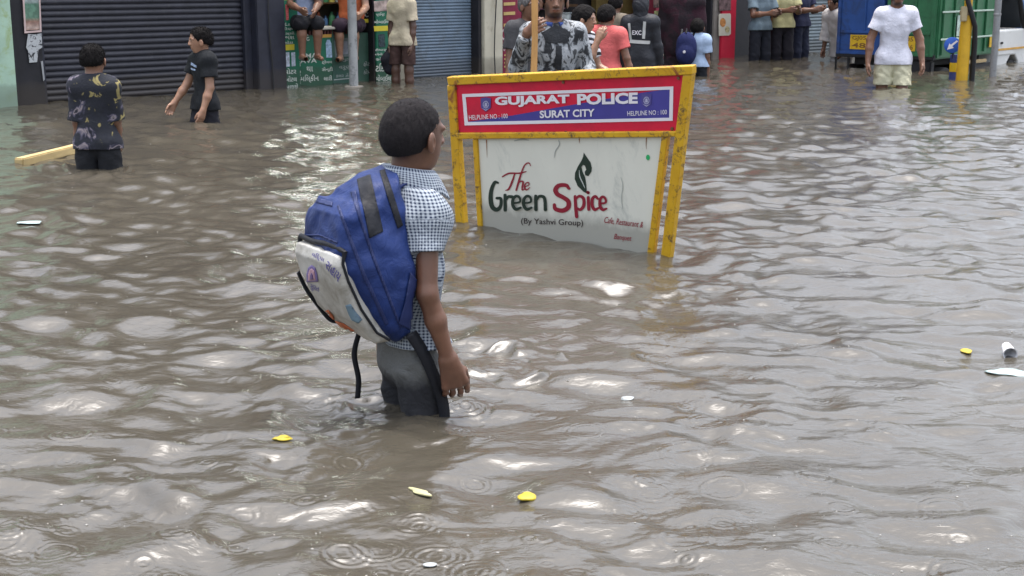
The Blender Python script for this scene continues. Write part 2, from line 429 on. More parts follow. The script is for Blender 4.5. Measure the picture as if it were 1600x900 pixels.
        if 'fuzz' in hair:   # single short hairs standing off the scalp
            n_, ln = hair['fuzz']; me = ho.data; nv = len(me.vertices); co = np.zeros(nv*3); me.vertices.foreach_get('co', co); co = co.reshape(-1, 3)+base
            no = np.zeros(nv*3); me.vertex_normals.foreach_get('vector', no); no = no.reshape(-1, 3)
            rs = np.random.default_rng(9); ii = rs.integers(0, nv, n_); d_ = no[ii]+.55*rs.normal(size=(n_, 3))+np.array([0, 0, .15]); d_ /= np.linalg.norm(d_, axis=1)[:, None]
            keep = (no[ii]*d_).sum(1) > .1; ii, d_ = ii[keep], d_[keep]; sdv = np.cross(d_, rs.normal(size=d_.shape)); sdv /= np.linalg.norm(sdv, axis=1)[:, None]
            q0 = co[ii]+rs.normal(size=d_.shape)*.0012-no[ii]*.002; L_ = ln*(.5+.8*rs.random(len(ii)))[:, None]; wd_ = hair.get('fw', .0007)
            TV = np.stack([q0-sdv*wd_, q0+sdv*wd_, q0+d_*L_], 1).reshape(-1, 3); old = [list(p_.vertices) for p_ in me.polygons]
            allV = np.concatenate([co, TV]); allF = old+[[nv+3*i, nv+3*i+1, nv+3*i+2] for i in range(len(ii))]
            bpy.data.objects.remove(ho); mesh('hair', allV, allF, hair['m'], P, True)
    # ---- top
    if top:
        lz = top.get('loose', .012); it = []
        it.append((cone(J['pelvis']-u*.02*H, J['waist'], S['hipw']+lz*1.1+.014, S['waistw']+lz*1.5+.004, fl), .03))
        it.append((cone(J['waist'], J['chest'], S['waistw']+lz*1.5, S['chestw']+lz, fl), .04))
        it.append((cone(J['chest'], J['neck']-u*.05*H, S['chestw']+lz, .045*H+lz, fl), .07))
        it.append((cone(J['shR']-u*.015*H, J['shL']-u*.015*H, .036*H+lz, .036*H+lz), .08))
        for s in 'RL':
            if not S.get('seated'): it.append((cone(J['hip'+s]+u*.02*H, J['hip'+s]*.62+J['kn'+s]*.38, .050*H+lz*.7+.012, .050*H+lz*.7+.014), .06))
            it.append((cone(J['neck']-u*.02*H, J['sh'+s], .034*H+lz, .036*H+lz), .03))
            a, b = J['sh'+s], J['el'+s]; sl = top.get('sleeve', .6)
            ar = .033*H*S.get('arm', 1)
            if sl <= 1:
                e = a+(b-a)*sl; it.append((cut(cone(a, b, ar+lz, ar*.95+lz*1.5), half(e, b-a)), .02))
            else:
                w_ = J['wr'+s]; e = b+(w_-b)*(sl-1)
                it.append((cone(a, b, ar+lz, ar*.85+lz), .02)); it.append((cut(cone(b, w_, ar*.85+lz, ar*.62+lz), half(e, w_-b)), .02))
        g = U(*it)
        if top.get('wr', .004): g = wrinkle(g, top.get('wr', .004), top.get('wf', 26), top.get('seed', 1))
        g = cut(g, half(J['hem'], -u))
        if top.get('neck', True): g = minus(g, ell(J['neck']+u*.025*H+f*.012*H, (.045*H, .045*H, .045*H)))
        def pat(V):
            X = ((V-base)@r); Y_ = ((V-base)@f); Z = V[:, 2]-base[2]; ang = np.arctan2(X-0, -(Y_))
            c = np.stack([ang*.14, Z, np.zeros(len(V))], 1)
            for s in 'RL':
                a, b = J['sh'+s], J['el'+s]; ax = unit(b-a); q = V-a; tt = q@ax; pr = q-tt[:, None]*ax
                rad = np.linalg.norm(pr, axis=1); msk = (tt > .02) & (rad < .075) & (((V-base)@(r if s == 'R' else -r)) > np.dot(a-base, (r if s == 'R' else -r))-.045)
                e1 = unit(np.cross(ax, f)); e2 = np.cross(ax, e1); an = np.arctan2(pr@e1, pr@e2)
                c[msk, 0] = an[msk]*.05; c[msk, 1] = tt[msk]
            return {'pat': c}
        sdfmesh('shirt' if 'name' not in top else top['name'], g, lo-.03, hi+.03, h, top['m'], P, pat)
        J['top_sdf'] = g
    # ---- bottom
    if bot:
        lz = bot.get('loose', .015); it = [(cone(J['pelvis'], J['waist'], S['hipw']+.010+1.3*bot.get('wr', .004), S['waistw']+.006+1.3*bot.get('wr', .004), fl), .03)]
        for s in 'RL':
            a, b, c = J['hip'+s], J['kn'+s], J['an'+s]
            ta, tb_ = bot.get('thigh', (.050*H+lz*.45, .040*H+lz))
            it.append((cone(a, b, ta, tb_), bot.get('k', .012)))
            if not bot.get('short'): it.append((cone(b, c, tb_, .03*H+lz), .02))
        g = U(*it)
        g = wrinkle(g, bot.get('wr', .004), 28, 5)
        g = cut(g, half(J['waist']+u*.02*H, u))
        if bot.get('hem') is not None:
            if 'hemcut' in bot: g = cut(g, *bot['hemcut'])
            else: g = cut(g, half(np.array([0, 0, bot['hem']]), -u))
        sdfmesh(bot.get('name', 'trousers'), g, lo-.03, hi+.03, h, bot['m'], P)
    if hood:
        hx = U((ell(hp(0, -.07, .10), (.46*hh, .54*hh, .50*hh), FR), .05), (cone(hp(0, -.15, -.3), J['neck']-u*.04*H, .40*hh, .45*hh), .06))
        hx = minus(hx, ell(hp(0, .46, -.05), (.30*hh, .40*hh, .42*hh), FR)); hx = wrinkle(hx, .004, 30, 8)
        sdfmesh(hood.get('name', 'hood'), hx, hp(0, 0, 0)-hh*1.3, hp(0, 0, 0)+hh, h, hood['m'], P)
    return P

def dirl(J, a, b, c): return J['r']*a+J['f']*b+np.array([0, 0, 1.])*c
def human(label, px, py, head_deg, H, gz, arms=None, legs=(0, 0), top=None, bot=None, hair=None, skin_m=None, h=.009, Y=None, hs=.135, seat=None, wide=1., look=0., lean=0., hemf=.50, pt=None, **kw):
    a = R(head_deg); f = np.array([math.cos(a), math.sin(a), 0]); r = np.array([math.sin(a), -math.cos(a), 0]); u = np.array([0, 0, 1.])
    if pt is not None: g = pt
    elif Y is None: g = at(px, py, 0)
    else: g = atY(px, 60, Y)
    o = np.array([g[0], g[1], gz]); J = {'r': r, 'f': f, 'base': o}
    def L(x, y, z): return o+r*x*H+f*y*H+u*z*H
    dz = 0.
    if seat is not None: dz = (seat-gz)/H-.50
    J['pelvis'] = L(0, 0, .515+dz); J['waist'] = L(0, .0+lean*.3, .61+dz); J['chest'] = L(0, .005+lean*.7, .725+dz); J['neck'] = L(0, -.005+lean, .845+dz)
    b = a+R(look); hf = np.array([math.cos(b), math.sin(b), -.12]); hf = unit(hf); hr = np.array([math.sin(b), -math.cos(b), 0]); J['hf'], J['hr'] = hf, hr
    J['head'] = J['neck']+u*(.155*H-.5*hs*H)+f*(.022+lean*.25)*H
    arms = arms or [((.12, .02, -1), (.05, .15, -1)), ((.12, .02, -1), (.05, .15, -1))]
    for s, sg, (ud, fd), lg in (('R', 1, arms[0], legs[0]), ('L', -1, arms[1], legs[1])):
        J['sh'+s] = L(sg*.096*wide, lean, .806+dz)
        J['el'+s] = J['sh'+s]+unit(r*ud[0]*sg+f*ud[1]+u*ud[2])*.178*H
        J['wr'+s] = J['el'+s]+unit(r*fd[0]*sg+f*fd[1]+u*fd[2])*.15*H
        hd = unit(r*fd[0]*sg*.6+f*(fd[1]*.9)+u*fd[2]); J['hd'+s] = (hd, -r*sg*.9+f*.2-.3*np.cross(r*sg, hd)*0, f*.9+u*.2)
        J['hip'+s] = L(sg*.056, 0, .505+dz)
        if seat is None:
            J['kn'+s] = L(sg*.064, lg*.5+.01, .275); J['an'+s] = L(sg*.066, lg, .04)
        else:
            J['kn'+s] = L(sg*.062, .215, .505+dz); J['an'+s] = L(sg*.06, .20+lg, .505+dz-.24)
    J['hem'] = L(0, 0, hemf+dz)
    S = dict(H=H, head=hs*H, hipw=.072*H*wide, waistw=.067*H*wide, chestw=.080*H*wide, hand=.105*H, pad=.12, fat=1.35)
    S.update(kw.pop('S', {}))
    if seat is not None: S['seated'] = 1
    P = build_person(label, J, S, top, bot, hair, skin_m, h, **kw); return P, J, S

def tess(pts, sx_, sy_):
    bm = bmesh.new(); bm.faces.new([bm.verts.new((x, y, 0)) for x, y in pts]); A = np.array(pts)
    for ax, k, st in (((1, 0, 0), 0, sx_), ((0, 1, 0), 1, sy_)):
        q = A[:, k].min()+st
        while q < A[:, k].max():
            bmesh.ops.bisect_plane(bm, geom=bm.verts[:]+bm.edges[:]+bm.faces[:], plane_co=(q*ax[0], q*ax[1], 0), plane_no=ax); q += st
    bmesh.ops.triangulate(bm, faces=bm.faces[:]); bm.verts.ensure_lookup_table()
    V = [(v.co.x, v.co.y) for v in bm.verts]; Fc = [[v.index for v in f.verts] for f in bm.faces]; bm.free(); return V, Fc

# ------------------------------------------------------------------ lettering
def text_geo(body, off=.0, shear=0., res=3):
    cu = bpy.data.curves.new('t', 'FONT'); cu.body = body; cu.size = 1; cu.offset = off; cu.shear = shear; cu.resolution_u = res; cu.fill_mode = 'FRONT'
    ob = bpy.data.objects.new('t', cu); COL.objects.link(ob)
    bpy.context.view_layer.update(); dg = bpy.context.evaluated_depsgraph_get(); me = bpy.data.meshes.new_from_object(ob.evaluated_get(dg))
    V = np.array([v.co[:] for v in me.vertices]).reshape(-1, 3); Fc = [list(p.vertices) for p in me.polygons]
    bpy.data.objects.remove(ob); bpy.data.curves.remove(cu); bpy.data.meshes.remove(me)
    if len(V) == 0: return V, Fc
    V = V[:, :2]; V = (V-V.min(0))/(V.max(0)-V.min(0)+1e-9); return V, Fc
def put_text(mb, pl, body, quad, lift, **k):
    """quad = picture corners bl, br, tr, tl of the word's box on the plane"""
    V, Fc = text_geo(body, **k)
    if len(V) == 0: return
    q = np.array(quad, float)
    Pp = [(q[0]*(1-x)*(1-y)+q[1]*x*(1-y)+q[2]*x*y+q[3]*(1-x)*y) for x, y in V]
    mb.add([pl.unp(p[0], p[1], lift) for p in Pp], Fc)
def box_q(x0, y0, x1, y1, sl=0.): return [(x0, y1), (x1, y1+sl*(x1-x0)), (x1, y0+sl*(x1-x0)), (x0, y0)]
def stroke(mb, pl, pts, wd, off, n=14):
    """a brush stroke: Catmull-Rom through picture points with a width per point (picture units)"""
    P_ = np.array(pts, float); W_ = np.array(wd if hasattr(wd, '__len__') else [wd]*len(pts), float)
    A = []; ww = []
    Pe = np.vstack([2*P_[0]-P_[1], P_, 2*P_[-1]-P_[-2]])
    for i in range(len(P_)-1):
        for t in np.linspace(0, 1, n, endpoint=(i == len(P_)-2)):
            p0, p1, p2, p3 = Pe[i:i+4]
            A.append(.5*((2*p1)+(-p0+p2)*t+(2*p0-5*p1+4*p2-p3)*t*t+(-p0+3*p1-3*p2+p3)*t**3)); ww.append(W_[i]*(1-t)+W_[i+1]*t)
    A = np.array(A); T = np.gradient(A, axis=0); T /= np.linalg.norm(T, axis=1)[:, None]+1e-9; Nn = np.stack([-T[:, 1], T[:, 0]], 1)
    Lf = A+Nn*np.array(ww)[:, None]/2; Rt = A-Nn*np.array(ww)[:, None]/2; m_ = len(A)
    V = [pl.unp(*p, off) for p in Lf]+[pl.unp(*p, off) for p in Rt]
    mb.add(V, [(i, i+1, m_+i+1, m_+i) for i in range(m_-1)])
    for c_, w_ in ((A[0], ww[0]), (A[-1], ww[-1])):
        mb.add([pl.unp(c_[0]+w_/2*math.cos(t), c_[1]+w_/2*math.sin(t), off+.0002) for t in np.linspace(0, 6.283, 12, endpoint=False)], [tuple(range(12))])

# ================================================================== SETTING
GZ = -.55
sk = np.array([np.cos(.3)])
mesh('ground', [(-90, -60, GZ), (90, -60, GZ), (90, 160, GZ), (-90, 160, GZ)], [(0, 1, 2, 3)], M('asphalt', (.05, .05, .05), .9)).update_tag()
tag(bpy.data.objects['ground'], kind='structure')

# --- facade line of the shops
A_ = at(20, 165); B_ = at(1300, 80); e_ = B_-A_; e_[2] = 0; e_ = e_/np.linalg.norm(e_); n_ = np.array([e_[1], -e_[0], 0])
if np.dot(n_, -A_) < 0: n_ = -n_
FP = Plane(A_, e_, n_)
def S(px, dpy=0.):     # picture column -> metres along the shop line, read at the water's edge
    p = FP.unp(px, 165-.0664*(px-20)+dpy); return float(np.dot(p-A_, e_))
def Zf(px, py): return float(FP.unp(px, py)[2])
def fr(a, b, c): return A_+e_*a+n_*b+np.array([0, 0, 1.])*c   # along, towards the street, up

# --- flood water: one rippled sheet, finer where it is seen large
def ring(x, y, cx, cy, r0, wl, amp, width):
    d = np.hypot(x-cx, y-cy); return amp*np.cos((d-r0)*2*math.pi/wl)*np.exp(-((d-r0)/width)**2)
def gnoise(x, y, seed):
    rs = np.random.default_rng(seed); G = rs.random((256, 256))*6.283
    xi = np.floor(x).astype(int); yi = np.floor(y).astype(int); fx = x-xi; fy = y-yi
    def g(i, j): a = G[(xi+i) % 256, (yi+j) % 256]; return np.cos(a)*(fx-i)+np.sin(a)*(fy-j)
    u = fx**3*(fx*(fx*6-15)+10); v = fy**3*(fy*(fy*6-15)+10)
    return (g(0, 0)*(1-u)+g(1, 0)*u)*(1-v)+(g(0, 1)*(1-u)+g(1, 1)*u)*v
def water_h(x, y):
    rs = np.random.default_rng(5); hgt = np.zeros_like(x)
    wx = x+.16*gnoise(x*1.3, y*1.3, 1)+.05*gnoise(x*4, y*4, 2); wy = y+.16*gnoise(x*1.3, y*1.3, 3)+.05*gnoise(x*4, y*4, 4)
    for i in range(44):
        lam = .12*(4.4**rs.random()); th = math.pi/2+rs.normal()*.75+.10
        k = 2*math.pi/lam; ph = rs.random()*6.283
        amp = WAVE*lam*(.5+rs.random())
        md = .5+1.5*np.abs(gnoise(x*(.5+.6*rs.random())+9*i, y*(.6+.8*rs.random()), 20+i))
        hgt += amp*md*np.sin(k*(wx*math.cos(th)+wy*math.sin(th))+ph)
    ca, sa = math.cos(.12), math.sin(.12); u = wx*ca+wy*sa; v = -wx*sa+wy*ca
    for sc_, a in ((1.7, 3.8), (3.1, 3.0), (5.6, 2.2), (9.5, 1.45), (17, .65), (30, .28)): hgt += WAVE*a*.62*gnoise(u*sc_*.8+3, v*sc_*1.25+7, int(sc_*10))
    r = np.hypot(x, y)
    fine = np.clip((15-r)/8, 0, 1)
    for i in range(24):
        lam = .04*(3.0**rs.random()); th = math.pi/2+rs.normal()*1.1; k = 2*math.pi/lam
        md = np.clip(2.6*gnoise(x*1.6+5*i, y*2.2, 60+i)-.1, 0, 1)
        hgt += fine*md*WAVE*.62*lam*np.sin(k*(wx*math.cos(th)+wy*math.sin(th))+rs.random()*6.283)
    return hgt
WAVE = .0062
def build_water():
    rr = np.concatenate([np.linspace(.25, 2.5, 14, endpoint=False), 1/np.linspace(1/2.5, 1/27., 1000), np.linspace(28.5, 110, 26)])
    th = np.concatenate([np.linspace(-180, -25, 70, endpoint=False), np.linspace(-25, 25, 1000), np.linspace(25, 180, 71)[1:-1]])
    T, Rr = np.meshgrid(R(1)*th, rr); x = Rr*np.sin(T); y = Rr*np.cos(T)
    z = water_h(x, y)
    # ring ripples of the rain
    rs = np.random.default_rng(21)
    for i in range(420):
        yy = 2.7+9*rs.random()**1.7; xx = (rs.random()-.5)*.86*yy; r0 = .008+.05*rs.random()**1.6
        m_ = (np.abs(x-xx) < r0+.09) & (np.abs(y-yy) < r0+.09)
        if m_.any(): z[m_] += ring(x[m_], y[m_], xx, yy, r0, .016+.008*rs.random(), [.0011][0]*(1-.6*rs.random()), .012+.010*rs.random())
    def big(px, py, r0, wl, amp, wid, squash=None):
        c = at(px, py); m_ = np.hypot(x-c[0], y-c[1]) < r0+3*wid
        an = np.arctan2(y[m_]-c[1], x[m_]-c[0]); md = .55+.3*np.sin(2*an+px)+.3*np.sin(5*an+py)+.2*np.sin(9*an+px*.3)
        jx = .25*wl*np.sin(31*x[m_]+17*y[m_]); jy = .25*wl*np.sin(23*y[m_]-29*x[m_])
        z[m_] += md*ring(x[m_]+jx, y[m_]+jy, c[0], c[1], r0, wl, amp, wid)
    big(652, 822, .045, .019, .0011, .03); big(1070, 710, .06, .02, .0007, .03)
    big(600, 632, .10, .05, .0035, .08); big(690, 640, .09, .05, .003, .06); big(640, 636, .30, .11, .0028, .16); big(520, 640, .18, .06, .0018, .16)
    cw = at(795, 568); dd = np.hypot(x-cw[0], y-cw[1]); z *= 1-.7*np.exp(-(dd/.20)**4)
    big(790, 566, .17, .17, .016, .06); big(785, 570, .08, .035, .0012, .08); big(725, 635, .05, .025, .003, .04)
    for px, py in ((158, 262), (318, 190), (1393, 137)): big(px, py, .22, .13, .008, .16)
    n = len(th); m = len(rr); V = np.stack([x, y, z], -1).reshape(-1, 3)
    i = np.arange(m-1)[:, None]*n; j = np.arange(n)[None]; j2 = (j+1) % n
    Q = np.stack([(i+j), (i+n+j), (i+n+j2), (i+j2)], -1).reshape(-1, 4)
    Q = Q[:, ::-1]
    mt, nt, b = nodes('muddy_water'); v = coords(nt)
    c = ramp(nt, noise(nt, v, .9, 4, .6, .4), [(.3, (.058, .051, .038)), (.7, (.075, .066, .050))])
    nt.links.new(c, b.inputs['Base Color']); b.inputs['Roughness'].default_value = .045; b.inputs['IOR'].default_value = 1.68
    v2 = coords(nt, (1, 1.7, 1)); f1 = noise(nt, v2, 34, 4, .6, .8)
    v3 = coords(nt, (1, 1.5, 1)); f2 = noise(nt, v3, 120, 3, .6, .5)
    ad = N(nt, 'Math', _operation='MULTIPLY_ADD'); ad.inputs[1].default_value = .12; nt.links.new(f2, ad.inputs[0]); nt.links.new(f1, ad.inputs[2])
    bump(nt, b, ad.outputs[0], .30, .006)
    c0 = V[0].copy()
    me_o = mesh('flood_water', V, Q, mt, None, True)
    bm = bmesh.new(); bm.from_mesh(me_o.data)
    up = sum(f.normal.z for f in list(bm.faces)[:50]); bm.free()
    if up < 0: me_o.data.flip_normals()
    tag(me_o, kind='structure')
build_water()
def drops():   # splashes and bubbles the rain leaves on the surface
    rs = np.random.default_rng(77); bm = bmesh.new(); bmesh.ops.create_icosphere(bm, subdivisions=1, radius=1); bv = np.array([v.co[:] for v in bm.verts]); bf = np.array([[v.index for v in f.verts] for f in bm.faces]); bm.free()
    n = 420; y = 2.7+11*rs.random(n)**1.5; x = (rs.random(n)-.5)*.84*y; r = .0016+.0034*rs.random(n)**2; z = water_h(x, y)
    V = np.stack([x, y, z], 1)[:, None]+bv[None]*(r[:, None, None]*np.array([1, 1, .55])); F_ = (bf[None]+(np.arange(n)*len(bv))[:, None, None]).reshape(-1, 3)
    o = mesh('rain_splashes', V.reshape(-1, 3), F_, M('splash_foam', (.27, .26, .24), .2, .1), None, True); tag(o, 'small pale rain splashes and bubbles scattered over the flood water', 'rain splash', None, 'stuff')
drops()

# --- raised footpath before the shops (under the water)
def shop_step():
    b = MB(); b.box(fr, S(-400), S(1330), -3, .9, GZ, -.36, .02); o = b.build('pavement', M('pavement_stone', (.25, .24, .22), .9)); tag(o, kind='structure')
shop_step()

# ------------------------------------------------------------------ buildings of the shop row
dark = M('dark_navy_paint', (.020, .022, .034), .55, .25, 8, .15, 30, wet=.16)
darkwall = M('black_plaster', (.016, .016, .02), .7, .3, 6, .2, 30, wet=.16)
shutter_dark = M('dark_shutter_paint', (.022, .023, .032), .5, .25, 5, .1, 40, grime=(.06, .06, .065), gscale=7, gthr=(.58, .8), wet=.16)
shutter_blue = M('blue_grey_shutter_paint', (.13, .18, .235), .5, .15, 4, .1, 40, grime=(.10, .12, .14), gscale=5, gthr=(.5, .7), wet=.16)
shutter_grey = M('grey_shutter_paint', (.16, .20, .22), .5, .15, 4, .1, 40, wet=.16)
cream = M('cream_plaster', (.50, .47, .37), .8, .12, 3, .3, 25, grime=(.33, .29, .21), gscale=4, gthr=(.55, .75), wet=.16)
palegreen = M('pale_green_plaster', (.34, .49, .38), .8, .14, 3, .3, 25, grime=(.27, .36, .15), gscale=5, gthr=(.5, .68), wet=.16)
green = M('green_sign_paint', (.012, .135, .075), .45, .2, 4, .05, 30, wet=.16)
white = M('white_lettering', (.62, .66, .60), .6, .1)
yellow_l = M('yellow_lettering', (.62, .52, .04), .6, .1)
concrete = M('weathered_concrete', (.24, .22, .19), .85, .2, 2, .3, 20, grime=(.11, .10, .09), gscale=1.2, gthr=(.5, .7))
steelgrey = M('grey_galvanised_steel', (.25, .26, .27), .45, .15, 12, .1, 60, metal=.2, grime=(.13, .12, .11), gscale=9, gthr=(.55, .7))
glassm = M('dark_window_glass', (.03, .035, .04), .08, .1)
red = M('crimson_sign_paint', (.40, .018, .035), .5, .18, 4)
gold = M('gold_lettering', (.50, .36, .14), .5, .15)
wood = M('brown_wood', (.16, .09, .045), .6, .25, 8)

def shutter(name, s0, s1, z0, z1, t, m, parent, pitch=.062, dep=.012):
    b = MB(); k = 0; prof = []; z = z0
    while z < z1:
        for q, d in ((0, 0), (.18, .75), (.42, 1), (.68, .85), (.88, .15)): prof.append((z+q*pitch, t+dep*d))
        z += pitch
    V = [];
    for zz, tt in prof: V += [fr(s0, tt, zz), fr(s1, tt, zz)]
    Fc = [(2*i, 2*i+1, 2*i+3, 2*i+2) for i in range(len(prof)-1)]
    b.add(V, Fc); return b.build(name, m, parent, True)
def upper(parent, s0, s1, z0, z1, m, wins=2, sign=None):
    b = MB(); b.box(fr, s0, s1, -5, 0, z0, z1); b.build('upper_wall', m, parent)
    b = MB(); b.box(fr, s0-.001, s1+.001, -5, .35, z1+.003, z1+.16, .02); b.build('roof_ledge', concrete, parent)
    L = (s1-s0)/wins
    for i in range(wins):
        c = s0+L*(i+.5); ww = min(.55, L*.3)
        for zz in ((z0+.9,) if z1-z0 > 2.2 else ()):
            b = MB(); b.box(fr, c-ww, c+ww, .002, .07, zz, zz+1.15, .01); o = b.build('window', concrete, parent)
            b = MB(); b.box(fr, c-ww+.06, c+ww-.06, .072, .08, zz+.06, zz+1.09); b.build('pane', glassm, o)
    if sign is not None:
        b = MB(); b.box(fr, s0+.05, s1-.05, .002, .14, z0-.05, z0+.75, .015); b.build('fascia_board', sign, parent)

# 1 pale green neighbour
s0, s1 = S(-330), S(21)
bl = thing('building', fr(s1, 0, -.36), 'pale green plastered building at the left edge beside the dark shutter', 'building')
b = MB(); b.box(fr, s0, s1, -4, .10, -.36, 2.4); b.build('wall', palegreen, bl)
upper(bl, s0, s1-.01, 2.402, 4.3, concrete, 2)
# 2 dark shuttered shop
s0, s1 = S(23), S(443)
bl = thing('shop_building', fr(s0, 0, -.36), 'shop closed by a wide dark slatted shutter with a navy pillar', 'shop')
b = MB(); b.box(fr, S(23), S(30), -.5, .03, -.36, 2.3); b.box(fr, S(30)+.002, S(72), -.5, .0, -.36, 2.3); b.build('pillar', darkwall, bl)
b = MB(); b.box(fr, S(399), S(443), -.5, .08, -.36, 2.3, .01); b.build('pillar', dark, bl)
b = MB(); b.box(fr, S(391), S(399)-.002, -.5, -.03, -.36, 2.3); b.build('shutter_guide', dark, bl)
shutter('rolling_shutter', S(72)+.002, S(391)-.002, -.36, 2.3, -.10, shutter_dark, bl, .0605, .018)
for px in (72, 388): b = MB(); b.box(fr, S(px), S(px)+.035, -.08, -.03, -.36, 2.3); b.build('shutter_rail', dark, bl)
upper(bl, s0+.01, s1-.01, 2.302, 5.6, concrete, 3, darkwall)
# its posters
FPp = Plane(fr(0, .012, 0), e_, n_)
post_m, nt, bb = nodes('faded_poster'); v = coords(nt)
sx = N(nt, 'SeparateXYZ'); nt.links.new(v, sx.inputs[0])
band = ramp(nt, sx.outputs[2], [(0, (.45, .25, .18)), (.04, (.55, .42, .36)), (.1, (.36, .20, .15)), (.14, (.14, .27, .19)), (.27, (.10, .22, .15)), (.29, (.36, .44, .42)), (.6, (.42, .47, .46))])
blot = ramp(nt, noise(nt, v, 14, 4), [(.4, (.55, .55, .55)), (.62, (1, 1, 1))])
nt.links.new(mixc(nt, 1., band, blot, 'MULTIPLY'), bb.inputs['Base Color']); bb.inputs['Roughness'].default_value = .7
pb = thing('poster', FPp.unp(42, 50), 'faded poster with green and red bands pasted on the dark pillar', 'poster')
b = MB(); b.poly(FPp, [(39.5, 47.5), (62, 46), (60, -28), (36, -26)], .008, .006); b.build('printed_sheet', post_m, pb)
b = MB()
b.poly(FPp, [(38.5, 52), (65, 50), (65, 47), (38.5, 49)], .012, .01); b.poly(FPp, [(38.5, 49), (41, 49), (36.5, -28), (34, -28)], .0125, .01); b.poly(FPp, [(62.5, 47), (65, 47), (62, -28), (60, -28)], .0125, .01)
b.build('border', M('pinkish_poster_border', (.55, .42, .40), .7), pb)
torn = cloth('torn_notice_paper', (.4, .4, .4), kind='blotch', scale=16, stops=[(.36, (.04, .04, .045)), (.44, (.38, .40, .41)), (.58, (.46, .48, .49)), (.64, (.08, .08, .09))], rough=.8, wr=.2)
b = MB(); b.poly(FPp, [(44, 53), (54, 54), (65, 52), (66, 74), (60, 78), (58, 97), (46, 98), (44, 80), (41, 74)], .006, .005)
tag(b.build('notice', torn), 'torn grey paper notice below the faded poster', 'notice')
b = MB(); b.poly(FPp, [(64, 96), (67, 95), (70, 124), (68, 127)], .006, .005); tag(b.build('paper_scrap', M('old_paper', (.3, .31, .32), .8)), 'thin torn paper strip beside the dark shutter', 'paper scrap')

# 3 green painted copy and drinks shop
s0, s1 = S(443), S(612)
bl = thing('shop_building', fr(s0, 0, -.36), 'open shop with green lettered counter and green side panels', 'shop')
b = MB(); b.box(fr, S(443)+.003, S(466), -.4, .05, -.36, 2.3, .006); gp = b.build('side_panel', green, bl)
b = MB(); b.box(fr, S(585), S(612)-.002, -.4, .05, -.36, 2.3, .006); gp2 = b.build('side_panel', green, bl)
ctop = Zf(500, 47)
b = MB(); b.box(fr, S(466)+.003, S(521), -.35, -.01, -.36, ctop-.06, .006); ct = b.build('counter', green, bl)
b = MB(); b.box(fr, S(521)+.003, S(549), -.35, -.02, -.25, ctop, .006); ct2 = b.build('counter', M('dull_green_board', (.04, .10, .075), .5), bl)
b = MB(); b.box(fr, S(549)+.003, S(582), -.45, -.06, -.25, ctop-.05, .006); ct3 = b.build('counter', M('dark_green_board', (.035, .085, .06), .5), bl)
b = MB(); b.box(fr, S(582)+.002, S(585)-.002, -.4, .03, -.36, 2.3); b.build('post', darkwall, bl)
b = MB(); b.box(fr, S(466)+.004, S(549), -.40, .05, ctop+.004, ctop+.035, .008); b.build('counter_top', M('pale_counter_top', (.42, .40, .35), .5), bl)
b = MB()
for i in range(13): b.box(fr, S(486)+i*.045, S(486)+i*.045+.022, -.03, -.008, ctop-.055, ctop-.004)
b.build('grille', M('dark_red_grille', (.10, .03, .03), .6), bl)
b = MB(); b.box(fr, S(443)+.01, S(612)+.9, -1.1, -.95, -.36, 2.5); b.build('back_wall', M('shop_back_wall', (.20, .19, .16), .8, .3, 5), bl)
b = MB()
for i in range(3): b.box(fr, S(470), S(612)+.85, -.94, -.66, .62+.30*i, .64+.30*i, .004)
b.build('shelf', wood, bl)
upper(bl, s0+.01, s1-.01, 2.502, 6.2, M('upper_beige_plaster', (.26, .23, .19), .85, .15, 2), 1, green)
pal = [(.5, .12, .05), (.55, .45, .12), (.1, .2, .4), (.4, .42, .4), (.08, .25, .12), (.35, .05, .08)]
for i in range(44):
    sx_ = S(472)+(S(612)+.8-S(472))*(i % 22+.5+.2*random.random())/22; zz = .6405+.30*(i//22); hh_ = .13+.10*random.random(); rad = .030+.014*random.random()
    b = MB(); b.disc(fr(sx_, -.76, zz), (0, 0, 1), 0, 0, 12, [(0, 0), (rad, .002), (rad, hh_*.7), (rad*.45, hh_*.85), (rad*.45, hh_), (0, hh_)])
    tag(b.build('jar', M('jar_colour_%d' % random.choice(range(6)), pal[i % 6], .35), None, True), 'small goods jar on the shelves inside the green shop', 'jar', 'jars on the shelves of the green shop')
gm = cloth('orange_wrapper', (.5, .2, .05), (.5, .42, .3), 'plain', wr=.2)
for i, px in enumerate((487, 496, 517, 524)):
    b = MB(); c_ = fr(S(px), -.28, .98+.04*(i % 2)); b.disc(c_, (0, 0, 1), 0, 0, 14, [(0, -.12), (.05, -.10), (.065, 0), (.05, .09), (.01, .13), (.008, .5), (0, .5)])
    tag(b.build('goods_bundle', gm if i % 2 == 0 else M('brown_grey_goods', (.16, .14, .10), .7, .3, 20), None, True), 'bundle of goods hanging over the green counter', 'goods', 'bundles hanging over the green counter')
tl = thing('tube_light', fr(S(505), -.6, 2.15), 'lit white tube light hung inside the green shop front', 'light')
for k, sp in enumerate((458, 512, 560)):
    pass
b = MB(); b.tube([fr(S(470), -.05, 2.1), fr(S(560), -.05, 2.1)], .022, 10); b.build('tube', emis('tube_glow', (.95, 1, .93), 26.), tl)
b = MB(); b.box(fr, S(468), S(562), -.11, -.075, 2.09, 2.16, .004); b.build('fitting', M('white_enamel', (.7, .7, .7), .4), tl)
